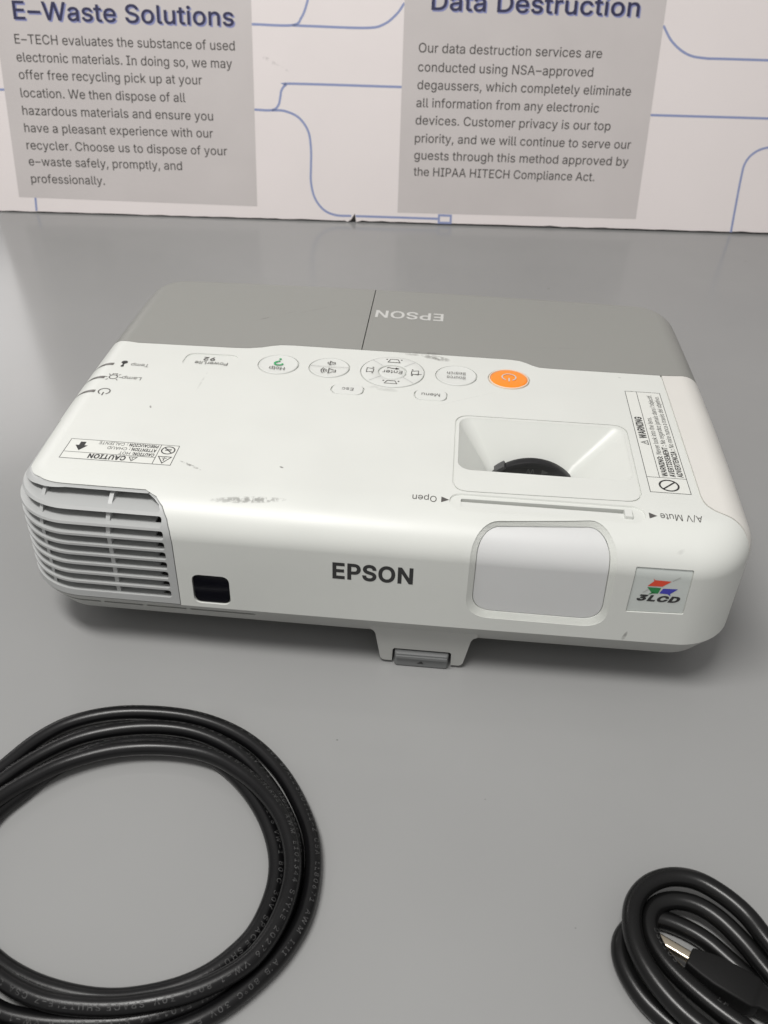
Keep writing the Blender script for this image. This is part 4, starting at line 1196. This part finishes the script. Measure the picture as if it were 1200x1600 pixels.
def lay_text(Q, body, start, cap, theta, spread, mat, parent, off, reps=1, gap=12.0, r=3.55):
    """print along a tube: letters run with the path, theta turns them from the crown towards the left of travel"""
    T, S, N = frames(Q)
    s = np.concatenate([[0], np.cumsum(np.linalg.norm(np.diff(Q, axis=0), axis=1))])
    V, F = glyphs(body, 0.0, 0.0, spread)
    V = V * cap / CAP
    V = np.column_stack([V[:, 0] * 1.15, V[:, 1]])
    L = V[:, 0].max()
    AV, AF = [], []
    for k in range(reps):
        st = start + k * (L + gap)
        keep = {}
        for i, (u_, v_) in enumerate(V):
            d = st + u_
            if d >= s[-1] - 1:
                continue
            j = min(len(s) - 2, max(0, int(np.searchsorted(s, d) - 1)))
            t = (d - s[j]) / (s[j + 1] - s[j])
            P = Q[j] * (1 - t) + Q[j + 1] * t
            Sx = S[j] * (1 - t) + S[j + 1] * t
            Nx = N[j] * (1 - t) + N[j + 1] * t
            a = rad(theta) + (v_ - cap * 0.5) / r
            keep[i] = len(AV)
            AV.append(P + (r + 0.06) * (math.cos(a) * Nx - math.sin(a) * Sx))
        AF += [tuple(keep[i] for i in f_) for f_ in F if all(i in keep for i in f_)]
    if AF:
        mk('lettering', AV, AF, mat, parent, None, off)


JACKET = 'HIGH SPEED HDMI CABLE WITH ETHERNET   AWM  E101344  STYLE  20276  VW-1  80°C  30V  SPACE SHUTTLE-Z  CSA  LL80671  AWM  I/II  A/B  80°C  30V  FT1   '
A = [(-157.0, -219.4, 3.6), (-146.8, -200.9, 3.6), (-133.3, -188.4, 3.6), (-111.0, -180.8, 3.6), (-80.1, -180.4, 3.6), (-53.5, -189.4, 3.6), (-32.2, -207.4, 3.6), (-16.8, -231.4, 3.6), (-11.2, -250.5, 3.6), (-11.3, -271.4, 3.6), (-16.9, -287.4, 3.6), (-25.2, -299.5, 3.6), (-35.8, -310.5, 3.6), (-47.7, -318.3, 3.6), (-65.0, -325.3, 3.6), (-86.2, -329.5, 3.6)]
Bq = [(-154.3, -225.6, 3.8), (-142.8, -210.2, 3.8), (-126.5, -197.5, 4.2), (-102.2, -189.6, 4.4), (-77.8, -189.2, 4.2), (-55.6, -197.6, 3.8), (-37.4, -213.9, 3.7), (-23.5, -234.5, 3.6), (-18.4, -251.7, 3.6), (-18.3, -270.1, 3.6), (-23.2, -286.0, 3.6), (-31.0, -296.6, 3.6), (-43.7, -308.3, 3.6), (-64.2, -317.2, 3.6), (-89.1, -321.0, 3.6), (-105.8, -320.8, 3.6), (-116.8, -318.3, 3.6)]
Cq = [(-148.7, -236.9, 8.5), (-141.5, -227.2, 7.6), (-128.8, -215.2, 7.0), (-108.7, -205.5, 7.0), (-86.0, -202.0, 7.2), (-64.7, -204.6, 8.0), (-46.3, -214.7, 9), (-32.6, -227.2, 10), (-23.9, -239.8, 10.4), (-18.6, -255.5, 10.4), (-18.4, -270.5, 10.4), (-21.6, -284.4, 10.4), (-28.0, -295.9, 10.2), (-38.7, -304.5, 9.6), (-51.9, -311.0, 9.4), (-71.3, -316.0, 9.2), (-89.7, -317.1, 9.2), (-102.3, -315.4, 9.2), (-116.3, -310.2, 9.2)]
Dq = [(-150.0, -243.0, 3.6), (-142.8, -230.2, 3.6), (-131.3, -213.6, 3.6), (-110.7, -200.6, 3.6), (-87.7, -197.0, 3.6), (-66.9, -201.8, 3.6), (-51.4, -211.8, 3.6), (-38.2, -226.2, 3.6), (-29.8, -240.5, 3.6), (-25.8, -253.0, 3.6), (-25.4, -266.0, 3.6), (-28.8, -280.8, 3.6), (-35.1, -290.7, 3.6), (-43.6, -299.2, 3.6), (-56.6, -306.3, 3.6), (-76.2, -311.2, 3.6), (-98.0, -310.0, 3.6), (-118, -304, 3.6)]
path = [(-186, -262, 3.6), (-170, -243, 3.6)] + A + [(-115, -327.5, 3.6), (-142, -314, 3.6), (-160, -290, 3.6), (-165, -262, 3.6), (-162, -240, 3.6)] + Bq + \
       [(-138, -308, 3.7), (-152, -291, 5), (-158, -270, 8.5), (-155.5, -250, 9.2)] + Cq + [(-134, -300, 9.2), (-147, -284, 8.5), (-153.5, -264, 5)] + Dq + [(-140, -292, 3.6), (-166, -284, 3.6), (-200, -290, 3.6)]
Qc = smooth_path(catmull(path, 1.3), 8)
C0 = (-90.0, -256.0, 0.0)
hd = thing('cable_coil', 'thick black video cable coiled in wide loops with pale printing along its jacket', 'cable', (-91.7, -253.0, 0.0))
hd.scale = (KS, KS, KS)
jk = mk('jacket', *tube(Qc, 3.55), M['rubber'], hd, 60, C0)
lay_text(Qc, JACKET, 6.0, 1.95, 30, 1.35, M['cabink'], hd, C0, reps=9, gap=8)

R1 = [(215, -345, 4), (196, -316, 7), (180, -293, 10), (165.5, -270.9, 12), (159.3, -259.6, 12), (151.2, -251.6, 12), (142.2, -246.6, 12), (132.2, -246.2, 12), (123.1, -250.4, 12), (116.7, -257.9, 12), (114.3, -266.9, 12), (114.7, -276.1, 12), (118.1, -285.4, 12), (123.7, -294.1, 12), (130.0, -300.8, 12), (136.5, -305.9, 12),
      (150, -316, 10), (166, -328, 8.5), (184, -336, 8), (196, -332, 8), (198, -320, 8), (188, -306, 8), (176, -294, 8)]
R2 = [(165.4, -281.9, 8), (157.2, -268.8, 8), (149.0, -259.3, 8), (141.0, -254.6, 8), (132.8, -253.6, 7.6), (125.6, -256.6, 7.6), (121.8, -263.0, 8), (122.0, -270.7, 8), (125.4, -278.6, 8.4), (130.6, -285.6, 9), (137.7, -293.0, 10), (144.8, -299.0, 10.5), (150.6, -302.7, 10.5),
      (164, -312, 10), (178, -322, 10), (190, -326, 11), (196, -316, 12), (186, -302, 9)]
R3 = [(176, -296, 4.5), (162, -284.5, 3.8), (151.8, -274.2, 3.8), (144, -266.8, 3.8), (135, -262.0, 3.8), (126, -259.8, 3.8), (118.2, -262.4, 3.8), (112.4, -268.2, 3.8), (110.6, -275.1, 3.8), (112.3, -283.1, 3.8), (117.2, -291.9, 3.8), (124, -298.8, 3.8), (130, -303.4, 3.8), (146, -315, 3.8), (170, -332, 3.8), (196, -348, 3.8), (230, -372, 3.8)]
Qr = smooth_path(catmull(R1 + R2 + R3, 1.2), 6)
C1 = (150.0, -285.0, 0.0)
pc = thing('cable_bundle', 'glossy black cable folded in tight oval loops around its own plug', 'cable', (151.8, -282.4, 0.0))
pc.scale = (KS, KS, KS)
mk('jacket', *tube(Qr, 3.75), M['rubber2'], pc, 60, C1)
Qs = Qr
lay_text(smooth_path(catmull(R2, 1.2), 6), 'DS11U5                LF        E248779       VW-1', 66, 2.2, 30, 1.15, M['cabink'], pc, C1, r=3.75)
# the plug: overmould flaring from the metal shell back to the strain relief
ax = Vector((0.871, -0.490, 0)).normalized()
sd = Vector((-ax.y, ax.x, 0))
up = Vector((0, 0, 1))
P0 = Vector((135.0, -276.8, 7.0))


def section(d, w, h, dz=0.0, r=1.0):
    return [tuple(P0 + ax * d + sd * a + up * (b + dz)) for a, b in rrect(-w / 2, -h / 2, w / 2, h / 2, min(r, h * .4), 4)]


pg = mk('plug', *loft([section(0.0, 6.6, 5.4, 0.2), section(0.35, 7.5, 6.2, 0.2), section(6, 10.5, 7.6), section(11, 12.2, 8.2), section(24, 12.6, 8.4), section(25.2, 11.6, 7.6), section(27, 8.8, 7), section(40, 7.6, 6.6)]), M['plug'], pc, 35, C1)
mk('metal_shell', *loft([[tuple(Vector(p) + sd * 0.9) for p in section(d, 4.4, 3.2, 0.2, 1.5)] for d in (-12.0, 0.5)]), M['metal'], pg, 35, C1)
